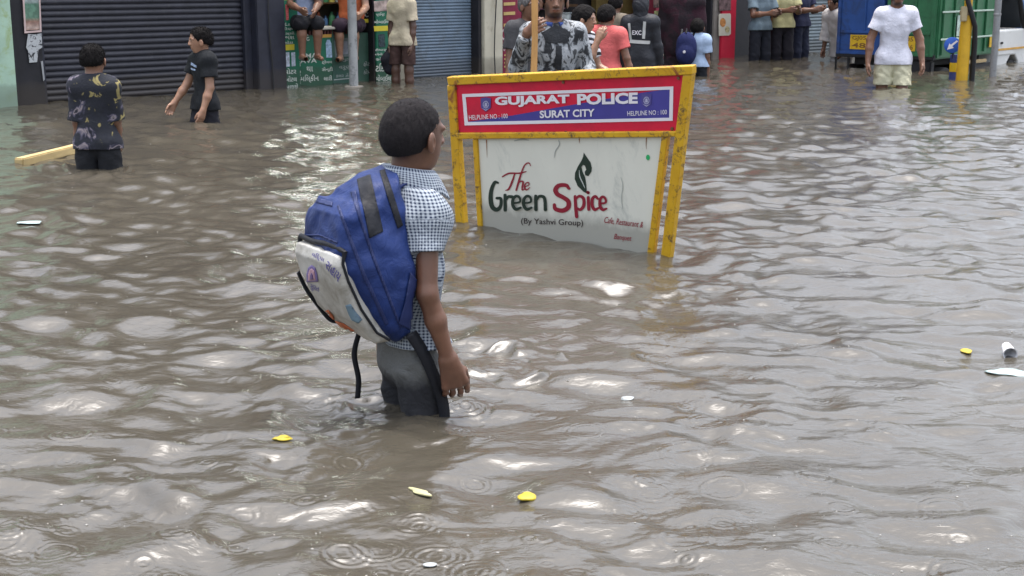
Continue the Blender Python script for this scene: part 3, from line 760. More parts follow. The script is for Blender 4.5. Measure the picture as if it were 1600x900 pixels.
# lettering of the shop boards (blurred in the picture: Gujarati style words)
PA = Plane(fr(0, .052, 0), e_, n_); PB = Plane(fr(0, -.008, 0), e_, n_); PC = Plane(fr(0, -.018, 0), e_, n_); PD = Plane(fr(0, -.058, 0), e_, n_)
b = MB(); y = Zf
for (body, x0, y0, x1, y1) in (('ઠંડા', 441, 36, 460, 41), ('પીણા', 441, 43, 460, 48), ('લસ્સી', 441, 50, 460, 56), ('છાશ', 442, 57, 460, 62), ('સોડા', 444, 64, 458, 69), ('વોટર', 445, 107, 463, 116), ('બોટલ', 446, 119, 464, 128), ('મળશે', 447, 131, 466, 139)):
    put_text(b, PA, body, box_q(x0, y0, x1, y1, -.05), .002, off=.012)
b.build('lettering', white, gp)
b = MB()
for q in ([(443, 70), (460, 69), (460, 78), (443, 79)], [(440, 0), (460, 0), (460, -6), (440, -6)]): b.poly(PA, q, .002, .002)
b.build('lettering', yellow_l, gp)
b = MB(); b.poly(PA, [(445, 82), (452, 81.6), (453, 104), (446, 105)], .002, .002); b.poly(PA, [(455, 82), (461, 81.6), (462, 103), (456, 104)], .002, .002); b.build('bottle_picture', M('bottle_print', (.45, .5, .58), .5, .5, 30), gp)
b = MB(); b.poly(PA, [(446, 7), (451, 7), (451, 31), (447, 32)], .003, .002); b.build('red_picture', M('red_print', (.5, .10, .10), .5, .6, 50), gp)
b = MB()
for (body, x0, y0, x1, y1) in (('AMA', 469, 84, 495, 91), ('AVA', 469, 92, 495, 99), ('થા', 479, 104, 489, 112), ('મિલ્કીન', 470, 117, 498, 130), ('ટ્રેવલ', 503, 94, 519, 101), ('સેન્ટી', 503, 105, 520, 113), ('લારી', 506, 118, 519, 126), ('દ', 478, 54, 484, 64), ('ક', 466, 96, 470, 104), ('ર', 467, 110, 470, 118), ('ન', 467, 123, 470, 131)):
    put_text(b, PB, body, box_q(x0, y0, x1, y1, -.04), .002, off=.008)
b.build('lettering', white, ct)
b = MB(); b.poly(PB, [(502, 54), (518, 53), (518, 58), (502, 59)], .002, .002); b.build('lettering', M('orange_lettering', (.55, .30, .06), .6), ct)
b = MB(); b.poly(PB, [(511, 62), (515, 62), (518, 68), (519, 90), (510, 90), (509, 68)], .002, .002); b.build('bottle_picture', M('bottle_print_blue', (.30, .42, .55), .5, .4, 30), ct)
b = MB()
for (body, x0, y0, x1, y1) in (('કમ્પ્યુટર', 524, 92, 547, 97), ('વરૂણ', 530, 103, 548, 110), ('કલર ઝેર', 525, 115, 548, 121)): put_text(b, PC, body, box_q(x0, y0, x1, y1, -.04), .002, off=.004)
b.poly(PC, [(522, 124), (548, 121.5), (548, 123), (522, 125.5)], .002, .002); b.build('lettering', M('dim_white_lettering', (.36, .40, .38), .6), ct2)
b = MB(); b.poly(PC, [(523, 60), (545, 59), (547, 62), (547, 88), (524, 90), (522, 64)], .002, .002); mp_ = b.build('monitor_picture', M('grey_print', (.16, .2, .2), .5), ct2)
b = MB(); b.poly(PC, [(526, 65), (543, 64), (544, 84), (526, 86)], .004, .001); b.build('screen_print', M('pale_grey_print', (.26, .28, .32), .5, .3, 20), mp_)
b = MB()
for (body, x0, y0, x1, y1) in (('A2', 566, 20, 578, 27), ('ફોટો', 568, 96, 580, 104), ('કોપી', 568, 108, 581, 116)): put_text(b, PD, body, box_q(x0, y0, x1, y1, -.04), .002, off=.006)
b.build('lettering', M('dim_white_lettering', (.36, .40, .38)), ct3)
b = MB(); b.poly(PD, [(566, 30), (580, 29), (580, 35), (566, 36)], .002, .002); b.build('lettering', yellow_l, ct3)
b = MB()
for (body, x0, y0, x1, y1) in (('પ્રિન્ટ', 587, 20, 601, 26), ('મોબાઈલ', 585, 31, 608, 37), ('રીચાર્જ', 586, 76, 609, 81), ('બેલેન્સ', 586, 83, 609, 88), ('સીમ', 587, 90, 607, 95), ('ટિકિટ', 587, 99, 610, 112), ('મોબાઈલ', 588, 117, 611, 127)): put_text(b, PA, body, box_q(x0, y0, x1, y1, -.04), .002, off=.012)
b.build('lettering', white, gp2)
b = MB(); b.poly(PA, [(584, 41), (607, 40), (608, 48), (585, 49)], .002, .002); b.build('lettering', yellow_l, gp2)
b = MB(); b.poly(PA, [(591, 54), (601, 53), (602, 73), (592, 74)], .002, .002); b.build('dark_picture', M('dark_print', (.03, .05, .06), .5, .8, 40), gp2)
b = MB(); b.poly(PA, [(584, 2), (608, 0), (608, 17), (585, 18)], .002, .002); b.build('photo_picture', M('photo_print', (.38, .30, .27), .5, .6, 16), gp2)

# 4 cream shop with the blue-grey shutter
s0, s1 = S(612)+.003, S(781)
bl = thing('shop_building', fr(s0, 0, -.36), 'cream shop front with a blue grey slatted shutter pulled down', 'shop')
b = MB(); b.box(fr, s0, S(645), -.5, .02, -.36, 2.4, .008); b.build('pillar', cream, bl)
b = MB(); b.box(fr, S(752), s1, -.5, .06, -.36, 2.4, .008); b.build('pillar', cream, bl)
shutter('rolling_shutter', S(645)+.002, S(747), -.36, 2.4, -.14, shutter_blue, bl, .040, .012)
b = MB(); b.box(fr, S(747)+.002, S(752)-.002, -.3, .01, -.36, 2.4); b.build('shutter_rail', darkwall, bl)
upper(bl, s0+.01, s1-.01, 2.402, 6.0, cream, 2, M('faded_red_board', (.3, .08, .06), .6))

# 5 open snack shop with maroon boards
s0, s1 = S(781)+.003, S(1046)
bl = thing('shop_building', fr(s0, 0, -.36), 'dark open snack shop behind the crowd between maroon picture boards', 'shop')
b = MB(); b.box(fr, s0, S(811), -.3, .05, -.36, 2.4, .006); mp_ = b.build('side_panel', M('maroon_board', (.19, .018, .045), .5, .2), bl)
b = MB(); b.box(fr, S(1019), S(1046), -.3, .05, -.36, 2.4, .006); rp = b.build('side_panel', M('maroon_frame', (.22, .03, .05), .5, .2), bl)
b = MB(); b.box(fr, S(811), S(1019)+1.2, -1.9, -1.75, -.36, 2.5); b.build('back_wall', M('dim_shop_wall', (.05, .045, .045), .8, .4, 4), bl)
b = MB(); b.box(fr, S(880), S(1015), -1.0, -.4, -.36, .42, .01); b.build('counter', M('steel_counter', (.10, .10, .10), .4, metal=.5), bl)
b = MB(); b.box(fr, S(811)+.01, S(1019)-.01, -1.74, -1.5, .80, .84, .005); b.box(fr, S(811)+.01, S(1019)-.01, -1.74, -1.5, 1.2, 1.24, .005); b.build('shelf', wood, bl)
upper(bl, s0+.01, s1-.01, 2.502, 6.2, concrete, 2, red)
b = MB()
for yy in (4, 19, 37): b.poly(PA, [(787, yy), (805, yy-1), (805, yy+4), (787, yy+5)], .004, .002)
for yy in (85, 91, 97, 103): b.poly(PA, [(788, yy), (804, yy-.6), (804, yy+2), (788, yy+2.6)], .004, .002)
b.build('lettering', gold, mp_)
b = MB(); put_text(b, PA, 'જલારામ', box_q(784, 70, 806, 80, -.05), .004, off=.01)
for cx in (789, 801):
    for k in range(14):
        a0, a1 = k/14*6.283, (k+1)/14*6.283
        b.poly(PA, [(cx+7*math.cos(a0), 54+9*math.sin(a0)), (cx+7*math.cos(a1), 54+9*math.sin(a1)), (cx+4.4*math.cos(a1), 54+6*math.sin(a1)), (cx+4.4*math.cos(a0), 54+6*math.sin(a0))], .004+.0004*(cx > 790), .001)
b.build('emblem', M('pale_pink_lettering', (.45, .36, .36), .6), mp_)
for nm, q, c1 in (('snack_picture', [(1021, -8), (1040, -9), (1040, 11), (1021, 12)], (.10, .06, .05)), ('snack_picture', [(1022, 17), (1041, 16), (1041, 47), (1022, 48)], (.12, .12, .05)), ('snack_picture', [(1023, 52), (1042, 51), (1042, 88), (1023, 89)], (.30, .26, .20))):
    b = MB(); b.poly(PA, q, .004, .002); b.build(nm, M('snack_print_%d' % int(q[2][1]), c1, .5, .9, 14), rp)
# hanging strings of packets
pk = cloth('packet_foil', (.3, .1, .2), kind='blotch', scale=18, rough=.4, stops=[(.35, (.06, .03, .07)), (.45, (.30, .10, .14)), (.55, (.30, .28, .34)), (.66, (.05, .06, .12))])
for i in range(7):
    sx_ = S(886)+(S(928)-S(886))*i/6
    b = MB()
    for k in range(6): b.box(fr, sx_-.045, sx_+.045, -.62-.01*(k % 2), -.60-.01*(k % 2), .80+.13*k, .915+.13*k, .006)
    b.tube([fr(sx_, -.61, .8), fr(sx_, -.61, 2.49)], .003, 5)
    tag(b.build('packet_strip', pk), 'hanging strip of shiny snack packets above the crowd', 'snack packets', 'strips of snack packets hung in the shop')
pot = thing('steel_pot', fr(S(935), -.7, .424), 'shiny steel cooking pot on the snack shop counter', 'pot')
pc = fr(S(935), -.7, .424)
b = MB(); b.disc(pc, (0, 0, 1), 0, 0, 28, [(0, 0), (.13, .004), (.15, .03), (.15, .30), (.165, .315), (.165, .325), (.14, .322), (.14, .28), (0, .27)]); b.build('vessel', M('bright_steel', (.55, .60, .60), .25, .08, 4, metal=.6), pot, True)

# 6 yellowish doorway, grey pillar and red poster column
s0, s1 = S(1046)+.003, S(1143)
bl = thing('shop_building', fr(s0, 0, -.36), 'narrow shop with a yellowish doorway and a grey pillar', 'shop')
b = MB(); b.box(fr, s0, S(1108), -1.6, -1.5, -.36, 2.4); b.build('back_wall', M('ochre_wall', (.26, .18, .06), .8, .3, 3), bl)
b = MB(); b.box(fr, S(1092), S(1108), -1.2, -.3, -.36, 2.4); b.build('door', M('brown_door', (.10, .07, .045), .6), bl)
b = MB(); b.box(fr, S(1108)+.003, S(1111), -.5, .0, -.36, 2.4); b.build('post', darkwall, bl)
b = MB(); b.box(fr, S(1111)+.003, S(1121), -.5, .03, -.36, 2.4, .006); b.build('pillar', M('grey_pillar_plaster', (.21, .19, .17), .8), bl)
b = MB(); b.box(fr, S(1121)+.003, s1, -.5, .06, -.02, 2.4, .006); pp = b.build('pillar', M('bright_red_paint', (.52, .02, .05), .45, .12, 4), bl)
PE = Plane(fr(0, .062, 0), e_, n_)
b = MB(); b.poly(PE, [(1123, 24), (1125, 21.5), (1141, 21), (1142, 23), (1142, 53), (1139, 55.5), (1123, 56)], .003, .002); wp = b.build('picture_panel', M('cream_print', (.58, .55, .46), .5, .06), pp)
b = MB()
for cx, cy, rx, ry, c in ((1129.5, 35, 4.6, 7, (.50, .22, .07)), (1136.5, 46, 3.6, 5, (.42, .36, .2))):
    b = MB(); b.poly(PE, [(cx+rx*math.cos(t), cy+ry*math.sin(t)) for t in np.linspace(0, 6.28, 18, endpoint=False)], .005, .001); o = b.build('snack_print', M('dish_print_%d' % cx, c, .5, .6, 30), wp)
    b = MB(); b.poly(PE, [(cx+rx*.6*math.cos(t), cy+ry*.6*math.sin(t)) for t in np.linspace(0, 6.28, 18, endpoint=False)], .0065, .001); b.build('dish_centre', M('dish_food_%d' % cx, (c[0]*.75, c[1]*.7, c[2]*.6), .5, .7, 60), o) if False else None
b = MB(); b.poly(PE, [(1124, -10), (1142, -11), (1142, 16), (1124, 17)], .003, .002); b.build('picture_panel', M('dark_photo_print', (.14, .09, .09), .5, .7, 16), pp)
upper(bl, s0+.01, s1-.01, 2.402, 5.9, concrete, 1, M('maroon_fascia', (.2, .03, .04), .5))

# 7 dark recessed shop and the grey shutter further along
s0, s1 = S(1143)+.003, S(1420)
bl = thing('shop_building', fr(s0, 0, -.36), 'dark recessed shop front ending in a grey green shutter', 'shop')
b = MB(); b.box(fr, s0, S(1205), -.6, -.25, -.36, 2.3); b.build('wall', M('dark_grey_boarding', (.035, .035, .04), .6, .2, 4), bl)
b = MB(); b.box(fr, S(1205)+.003, S(1250), -1.2, -.9, -.36, 2.3); b.build('wall', darkwall, bl)
shutter('rolling_shutter', S(1250)+.002, S(1330), -.2, 2.3, -.15, shutter_grey, bl, .055, .014)
b = MB(); b.box(fr, S(1250)+.004, S(1330), -.5, -.12, -.36, -.02, .01); b.build('plinth', concrete, bl)
b = MB(); b.box(fr, S(1330)+.003, s1, -.5, .0, -.36, 2.3); b.build('wall', M('grey_wash', (.22, .22, .21), .85), bl)
upper(bl, s0+.01, s1-.01, 2.302, 5.7, concrete, 3, M('blue_fascia', (.06, .10, .2), .5))
# 8 far buildings closing the street
for i, (px, Y, wd_, ht, c, lb) in enumerate(((1500, 38, 9, 7.2, (.26, .24, .22), 'distant grey building behind the green truck'), (1720, 46, 12, 6.4, (.30, .26, .20), 'distant beige building at the right end of the street'))):
    c0 = atY(px, 20, Y); fb = lambda a, b_, c_, c0=c0: np.array([c0[0]+a, Y+b_, c_])
    bl = thing('building', (c0[0], Y, GZ), lb, 'building'); mw = M('far_wall_%d' % i, c, .85)
    b = MB(); b.box(fb, -wd_/2, wd_/2, 0, 8, GZ, ht); b.build('wall', mw, bl)
    for k in range(5):
        b = MB(); b.box(fb, -wd_/2+.7+k*wd_/5, -wd_/2+1.6+k*wd_/5, -.05, -.002, 1.0, 1.7, .01); o = b.build('window', concrete, bl)
        b = MB(); b.box(fb, -wd_/2+.76+k*wd_/5, -wd_/2+1.54+k*wd_/5, -.06, -.052, 1.06, 1.64); b.build('pane', glassm, o)

# ================================================================== POLICE BARRICADE SIGN
g0, g1 = at(717, 350), at(1040, 400); se = unit(g1-g0); sn = np.array([se[1], -se[0], 0]); sn = sn if np.dot(sn, -g0) > 0 else -sn
LEAN = R(9); snl = sn*math.cos(LEAN)-np.array([0, 0, 1.])*math.sin(LEAN)
SP_ = Plane(g0, se, snl)
yel, nt, bb = nodes('worn_yellow_enamel'); v = coords(nt)
cc = ramp(nt, noise(nt, v, 9, 5), [(.3, (.50, .27, .008)), (.7, (.62, .37, .015))])
gr = ramp(nt, noise(nt, v, 26, 9, .78, .5), [(.53, (0, 0, 0)), (.62, (1, 1, 1))]); cc = mixc(nt, gr, cc, (.10, .06, .025))
gr2 = ramp(nt, noise(nt, v, 5, 8, .7, .8), [(.60, (0, 0, 0)), (.66, (1, 1, 1))]); cc = mixc(nt, gr2, cc, (.22, .07, .015))
nt.links.new(cc, bb.inputs['Base Color']); bb.inputs['Roughness'].default_value = .42; bump(nt, bb, noise(nt, v, 60, 5), .35, .003)
bar = thing('barricade', SP_.unp(880, 375), 'yellow framed police barricade standing tilted in the flood water', 'barricade')
TH = .038
def sbar(name, pts, off=0., th=TH, m=yel, par=bar):
    b = MB(); b.poly(SP_, pts, off, th); o = b.build(name, m, par)
    md = o.modifiers.new('bevel', 'BEVEL'); md.width = .004; md.segments = 2; md.limit_method = 'ANGLE'; return o
sbar('top_rail', [(697.5, 121), (1081, 103), (1081, 117), (700, 133.5)], .004)
sbar('post', [(698, 133.6), (710.5, 133), (715.5, 225), (725.5, 365), (712.5, 365), (704, 225)])
sbar('post', [(1066.5, 117.4), (1080, 117.2), (1067, 225), (1044, 420), (1030, 418), (1052.5, 225)])
sbar('middle_rail', [(712, 208), (1055, 205.5), (1054, 214.2), (712.5, 217.6)], .002)
sbar('post', [(738, 217.8), (745, 217.6), (753.5, 372), (746.5, 372)], -.004, .03)
sbar('post', [(1033, 214.7), (1042.5, 214.5), (1018.5, 415), (1008.5, 413)], -.004, .03)
PANEL = -.012
rp = sbar('upper_panel', [(706, 130), (1069, 113), (1057, 207), (709, 211.5)], PANEL, .006, M('red_vinyl', (.58, .012, .045), .38, .08, 5, .05, 30, grime=(.42, .012, .04), gscale=6, gthr=(.5, .75)))
lp = sbar('lower_panel', [(741, 216), (1033, 213), (1036, 222), (1010, 420), (754, 372)], -.016, .006, M('scuffed_white_sheet', (.66, .66, .58), .42, .06, 3, .12, 14, grime=(.42, .44, .40), gscale=5, gthr=(.56, .72), stretch=(1, 1, .5), wet=.07))
wv = M('white_vinyl', (.72, .70, .74), .45, .05); blu = M('blue_vinyl', (.055, .05, .26), .4, .1)
o1 = PANEL+.0015
b = MB(); b.poly(SP_, [(729, 190.5), (800, 180.5), (890, 164.5), (960, 152.5), (1005, 144.5), (1046, 139), (1046.5, 184.2), (730, 190.8)], o1, .001); b.build('blue_field', blu, rp)
b = MB()
for q in ([(722, 147), (1052, 135), (1046.5, 140), (727.5, 151.7)], [(722, 147), (727.5, 151.7), (731, 190.8), (726, 196)], [(726, 196), (731, 190.8), (1045.5, 184), (1051, 188.7)], [(1052, 135), (1051, 188.7), (1045.5, 184), (1046.5, 140)]): b.poly(SP_, q, o1+.001, .001)
b.build('border', wv, rp)
b = MB(); put_text(b, SP_, 'GUJARAT', [(773.5, 168.4), (890, 165), (889.5, 147.4), (773, 151)], o1+.003, off=.045)
put_text(b, SP_, 'POLICE', [(902, 164.2), (996.5, 162), (996.5, 144.2), (901.5, 146.6)], o1+.003, off=.045)
put_text(b, SP_, 'SURAT CITY', [(843.5, 184.8), (929, 182), (929, 170), (843, 173)], o1+.003, off=.03)
put_text(b, SP_, 'HELPLINE NO : 100', [(733, 187.2), (793.5, 184.6), (793, 177.4), (732.5, 180)], o1+.003, off=.004)
put_text(b, SP_, 'HELPLINE NO : 100', [(980.5, 181.2), (1042, 178.6), (1042, 171.4), (980, 173.8)], o1+.003, off=.004)
b.build('lettering', wv, rp)
for cx, cy in ((759, 163.5), (1010, 157)):
    b = MB(); b.poly(SP_, [(cx-8, cy-10), (cx, cy-11.5), (cx+8, cy-10), (cx+7.6, cy+5), (cx, cy+11), (cx-7.6, cy+5)], o1+.0025, .0005)
    sh = b.build('crest', M('crest_blue', (.07, .06, .22), .4), rp)
    b = MB(); 
    for k in range(12):
        t = k/12*6.283; b.poly(SP_, [(cx+4.8*math.cos(t), cy+6*math.sin(t)), (cx+4.8*math.cos(t+.4), cy+6*math.sin(t+.4)), (cx+3.4*math.cos(t+.4), cy+4.4*math.sin(t+.4)), (cx+3.4*math.cos(t), cy+4.4*math.sin(t))], o1+.0035, .0005)
    b.poly(SP_, [(cx-1.5, cy-3), (cx+1.5, cy-3), (cx+2.2, cy+3), (cx-2.2, cy+3)], o1+.0035, .0005); b.poly(SP_, [(cx-6, cy+5.6), (cx, cy+8), (cx+6, cy+5.6), (cx, cy+9.5)], o1+.0036, .0005)
    b.build('crest_emblem', M('crest_silver', (.36, .36, .5), .5), sh)
# restaurant lettering
o2 = -.016+.0015
crim = M('crimson_print', (.25, .012, .03), .45, .08); dgreen = M('dark_green_print', (.012, .028, .018), .45, .1); dk = M('dark_print_ink', (.03, .02, .02), .5)
b = MB()
stroke(b, SP_, [(785, 276), (795, 271), (812, 270.5), (822, 268)], [2, 2.6, 2.4, 1.4], o2+.001)
stroke(b, SP_, [(804, 272), (800, 284), (795, 295), (790, 297.5)], [2.2, 3, 3, 1.2], o2+.0012)
stroke(b, SP_, [(829, 259), (826, 254.5), (819, 259), (812, 278), (806.5, 297)], [1.2, 1.8, 2, 2.8, 2.8], o2+.0014)
stroke(b, SP_, [(808, 291), (812, 284), (817, 284), (816, 292), (816, 296.5), (819, 296)], [1.6, 2, 2.8, 2.8, 2.4, 1.2], o2+.0016)
stroke(b, SP_, [(820, 292), (826, 289), (825.5, 285), (821, 287), (819.5, 293), (822.5, 296.5), (828, 293)], [1.2, 1.6, 1.8, 2.2, 2.6, 2.2, 1], o2+.0018)
b.build('lettering', crim, lp)
b = MB()
stroke(b, SP_, [(778, 285.5), (773, 285), (768, 296), (766.5, 310), (769, 323), (776, 327.5), (782, 322), (782.5, 311), (776, 309.5)], [3, 5, 6, 7, 7, 6.5, 5, 5, 4], o2+.001)
stroke(b, SP_, [(789, 305), (789.2, 328)], [5, 5.4], o2+.0012); stroke(b, SP_, [(790, 313), (794, 307.5), (800, 307.5)], [3, 4.5, 5], o2+.0014)
for x0 in (800.5, 817.5): stroke(b, SP_, [(x0+1, 317.5), (x0+11.5, 315.5), (x0+11, 308.5), (x0+5.5, 306.5), (x0+1, 312), (x0+1, 321), (x0+5.5, 327), (x0+13, 324.5)], [3, 3.4, 4, 4.4, 5, 5.4, 5, 3.6], o2+.0016+x0*1e-5)
stroke(b, SP_, [(837, 306.5), (837.3, 327.5)], [5, 5.4], o2+.0022); stroke(b, SP_, [(838, 313), (842.5, 307), (849.5, 308), (851.5, 315), (852, 327.5)], [3, 4.4, 5, 5, 5.4], o2+.0024)
b.build('lettering', dgreen, lp)
b = MB()
stroke(b, SP_, [(889, 294.5), (884, 289.5), (873, 290), (868, 296.5), (871, 303.5), (881, 309), (888, 315), (887.5, 324), (879, 329), (868, 326.5), (866, 320)], [4.5, 6, 6.5, 7.5, 7, 6.5, 7, 7.5, 7, 6.5, 5], o2+.001)
stroke(b, SP_, [(898.5, 307), (899.5, 324), (901, 338.5)], [4.6, 5.2, 5.4], o2+.0012)
stroke(b, SP_, [(899.5, 311), (905, 306.5), (911.5, 310), (912, 321), (906.5, 327.5), (900, 324)], [3, 4.4, 5, 5.2, 4.6, 3], o2+.0014)
stroke(b, SP_, [(919, 308.5), (919.8, 327)], [4.8, 5.2], o2+.0016); stroke(b, SP_, [(918.4, 300.5), (919, 301)], [5, 5], o2+.0016)
stroke(b, SP_, [(934, 310.5), (930, 307), (925.5, 311), (925.3, 321), (929, 327.5), (935, 325)], [3.6, 4.6, 5, 5.2, 4.8, 3.2], o2+.0018)
stroke(b, SP_, [(937, 318), (946, 316.5), (945.5, 310), (941.5, 307.5), (937.6, 312), (937.5, 321.5), (941.5, 327.5), (947.5, 326)], [3, 3.2, 3.8, 4.2, 4.6, 5, 4.8, 3.2], o2+.002)
b.build('lettering', crim, lp)
b = MB()   # the flame shaped leaf with its pale twist
b.poly(SP_, [(912, 238.5), (917, 246), (922.5, 254), (924.5, 262), (924, 268), (919, 275), (914.5, 274), (913.5, 268.5), (916, 265), (914, 259), (911, 257.5), (908.5, 261), (910, 268), (914, 277), (915.5, 286), (917, 302.5), (911, 299), (902.5, 290.5), (898, 280), (898.5, 270), (903, 260), (908.5, 251), (911, 245)], o2+.001, .0006); lf = b.build('leaf_emblem', dgreen, lp)
b = MB(); stroke(b, SP_, [(905, 266), (906, 276), (910.5, 286), (914, 294)], [.6, 1.6, 1.6, .6], o2+.0022); b.build('leaf_vein', M('pale_print', (.5, .54, .5), .5), lf)
b = MB(); put_text(b, SP_, '(By Yashvi Group)', [(814, 352), (911, 355.5), (911, 343.5), (814, 340.5)], o2+.001, off=.006); b.build('lettering', dk, lp)
b = MB(); put_text(b, SP_, 'Cafe, Restaurant &', [(943.5, 349.5), (1004, 357.5), (1005.5, 346.5), (945, 338.5)], o2+.001, shear=.2, off=.004); put_text(b, SP_, 'Banquet', [(958.5, 376), (986, 379), (987, 368.5), (960, 365)], o2+.001, shear=.2, off=.004); b.build('lettering', crim, lp)
b = MB(); b.poly(SP_, [(1012.3+3*math.cos(t), 246+4.4*math.sin(t)) for t in np.linspace(0, 6.28, 14, endpoint=False)], o2+.001, .0006); b.build('green_dot', M('green_dot_print', (.02, .38, .12), .5), lp)
b = MB(); stroke(b, SP_, [(873, 219), (874, 226), (868, 236), (866, 246)], [1, 1.4, 1.6, .8], o2+.0008); stroke(b, SP_, [(970, 277), (973, 290), (971, 310), (973, 326)], [.8, 1.3, 1.2, .7], o2+.0008); stroke(b, SP_, [(804, 220), (815, 217.8), (826, 219)], [1.5, 3, 1], o2+.0008)
b.build('scuff_mark', M('scuff_grey', (.34, .36, .33), .7), lp)

for k, (px, z0) in enumerate(((418, 1.0), (630, 1.05), (766, 1.0))):
    b = MB(); b.tube([fr(S(px)+.02*math.sin(i*1.3+k), .10, -.36+(2.9)*i/9) for i in range(10)], .008+.004*(k == 1), 7)
    tag(b.build('wall_cable', M('black_cable', (.02, .02, .022), .6), None, True), ('black cable running up the navy pillar', 'black cable on the cream pillar behind the man in beige', 'black cable on the cream pillar beside the maroon board')[k], 'cable')

for q in ((712, 138), (1060, 122), (716, 205), (1050, 201), (880, 128.5), (884, 207)):
    b = MB(); b.disc(SP_.unp(q[0], q[1], PANEL+.003), SP_.n, .0075, .006, 10); b.build('bolt', M('rusty_bolt', (.16, .08, .04), .7), bar)
rust = M('rust_run', (.26, .10, .035), .8, .3, 30)
for pts in ([(715, 207), (716, 216), (716.5, 221)], [(1050, 203), (1049.5, 207)], [(760, 219), (760.5, 232), (761, 246)], [(1010, 216), (1009.5, 226), (1010, 233)], [(905, 217), (905.3, 224)]):
    b = MB(); stroke(b, SP_, pts, [1.6]+[.9]*(len(pts)-2)+[.3], o2+.0006 if pts[0][1] > 212 else PANEL+.0045); b.build('rust_streak', rust, lp)

# ================================================================== THE SCHOOLBOY IN FRONT
sk_boy = skin('brown_skin_boy', (.145, .068, .041)); sk_mid = skin('brown_skin', (.20, .10, .062)); sk_tan = skin('tan_skin', (.33, .18, .115)); sk_dk = skin('dark_brown_skin', (.10, .052, .036))
hair_m = M('short_black_hair', (.013, .011, .012), .9, .35, 120, .5, 500, .004, spec=.25); hair_b = M('black_hair', (.010, .009, .009), .85, .4, 90, .25, 260, .003, spec=.12)
U3 = np.array([0, 0, 1.])
def boy():
    o = at(638, 632); f = unit((.82, .57, 0)); r = np.array([f[1], -f[0], 0]); base = np.array([o[0], o[1], GZ])
    def L(a, b_, c): return o+r*a+f*b_+U3*c
    J = dict(r=r, f=f, base=base, pelvis=L(0, -.005, .165), waist=L(0, -.005, .23), chest=L(0, -.01, .42), neck=L(.0, -.005, .645))
    ya = math.atan2(f[1], f[0])+R(3); hfv = unit(np.array([math.cos(ya), math.sin(ya), -.06])); J['hf'] = hfv; J['hr'] = np.array([math.sin(ya), -math.cos(ya), 0]); J['head'] = L(.019, .026, .806)
    J['shR'] = L(.134, -.008, .596); J['elR'] = L(.175, -.035, .375); J['wrR'] = L(.192, .022, .178)
    J['shL'] = L(-.134, -.008, .596); J['elL'] = L(-.18, -.03, .375); J['wrL'] = L(-.19, .03, .18)
    J['hdR'] = (unit(r*.0+f*.30-U3), unit(-r*.9+f*.25), unit(f*1+r*.3)); J['hdL'] = (unit(f*.2-U3), r, f)
    J['hipR'] = L(.072, 0, .13); J['knR'] = L(.078, .02, -.20); J['anR'] = L(.08, -.01, -.50)
    J['hipL'] = L(-.072, .02, .13); J['knL'] = L(-.078, .05, -.20); J['anL'] = L(-.08, .03, -.50); J['hem'] = L(0, 0, .205)
    S_ = dict(H=1.43, head=.194, hipw=.102, waistw=.106, chestw=.120, hand=.168, pad=.13, fat=1.05, curl=.8, spread=.16, thigh=.040, fade=1, neckr=.05, flat=.62, arm=.75)
    chk = cloth('navy_white_check_cotton', (.013, .024, .062), (.43, .48, .53), 'check', 112, attr='pat', wr=.5)
    tro = cloth('grey_wet_trousers', (.115, .117, .118), None, 'plain', wr=.6)
    # the trousers are soaked dark from the water up
    nt = tro.node_tree; bs = nt.nodes['Principled BSDF']; src = bs.inputs['Base Color'].links[0].from_socket
    ov = coords(nt); sx = N(nt, 'SeparateXYZ'); nt.links.new(ov, sx.inputs[0]); nz = noise(nt, ov, 14, 4)
    ad = N(nt, 'Math', _operation='MULTIPLY_ADD'); ad.inputs[1].default_value = .09; nt.links.new(nz, ad.inputs[0]); nt.links.new(sx.outputs[2], ad.inputs[2])
    wet = ramp(nt, ad.outputs[0], [(.675, (.22, .22, .25)), (.73, (1.1, 1.1, 1.06))]); nt.links.new(mixc(nt, 1., src, wet, 'MULTIPLY'), bs.inputs['Base Color'])
    P = build_person('schoolboy in a checked shirt wading with a blue backpack beside the barricade', J, S_, top=dict(m=chk, sleeve=.47, loose=.013, wr=.0065, wf=27, seed=4), bot=dict(m=tro, loose=.014, hem=-.47, wr=.0075, thigh=(.070, .062), k=.010), hair=dict(m=hair_m, t=.004, fuzz=(9000, .0048), low=-.30, fz=-.12, tilt=.25, wr=.0008), skin_m=sk_boy, h=.0036)
    # folded collar: a strip round the neck, open in front
    V, Fc = [], []; n = 44; prof = [(.062, .006), (.066, .036), (.070, .044), (.079, .038), (.097, -.006), (.100, -.020), (.096, -.019), (.074, .022), (.066, .008)]
    cn = L(.0, .006, .668)
    for i in range(n+1):
        t = R(28)+(2*math.pi-R(56))*i/n; fr_ = 1-abs(2*i/n-1); tip = max(0, 1-fr_*7)
        dv = f*math.cos(t)+r*math.sin(t)
        for (rr, zz) in prof:
            low = (zz < .01 and rr > .06)
            rad = rr*(1+.10*math.cos(t))*(1+.16*tip*low); z = zz-.012*math.cos(t)-.030*tip*low+.006*math.sin(3*t+1)*low; V.append(cn+dv*rad+U3*z)
    m_ = len(prof)
    for i in range(n):
        for k in range(m_-1): a = i*m_+k; Fc.append((a, a+1, a+m_+1, a+m_))
    V = np.array(V); pat = np.stack([np.repeat(np.arange(n+1)/n*.42, m_), np.tile(np.cumsum([0]+[math.hypot(prof[i+1][0]-prof[i][0], prof[i+1][1]-prof[i][1]) for i in range(m_-1)]), n+1), np.zeros(len(V))], 1)
    co = mesh('collar', V, Fc, chk, P, True, {'pat': pat}); s = co.modifiers.new('solid', 'SOLIDIFY'); s.thickness = .003
    sb = co.modifiers.new('sub', 'SUBSURF'); sb.levels = 1; sb.render_levels = 1
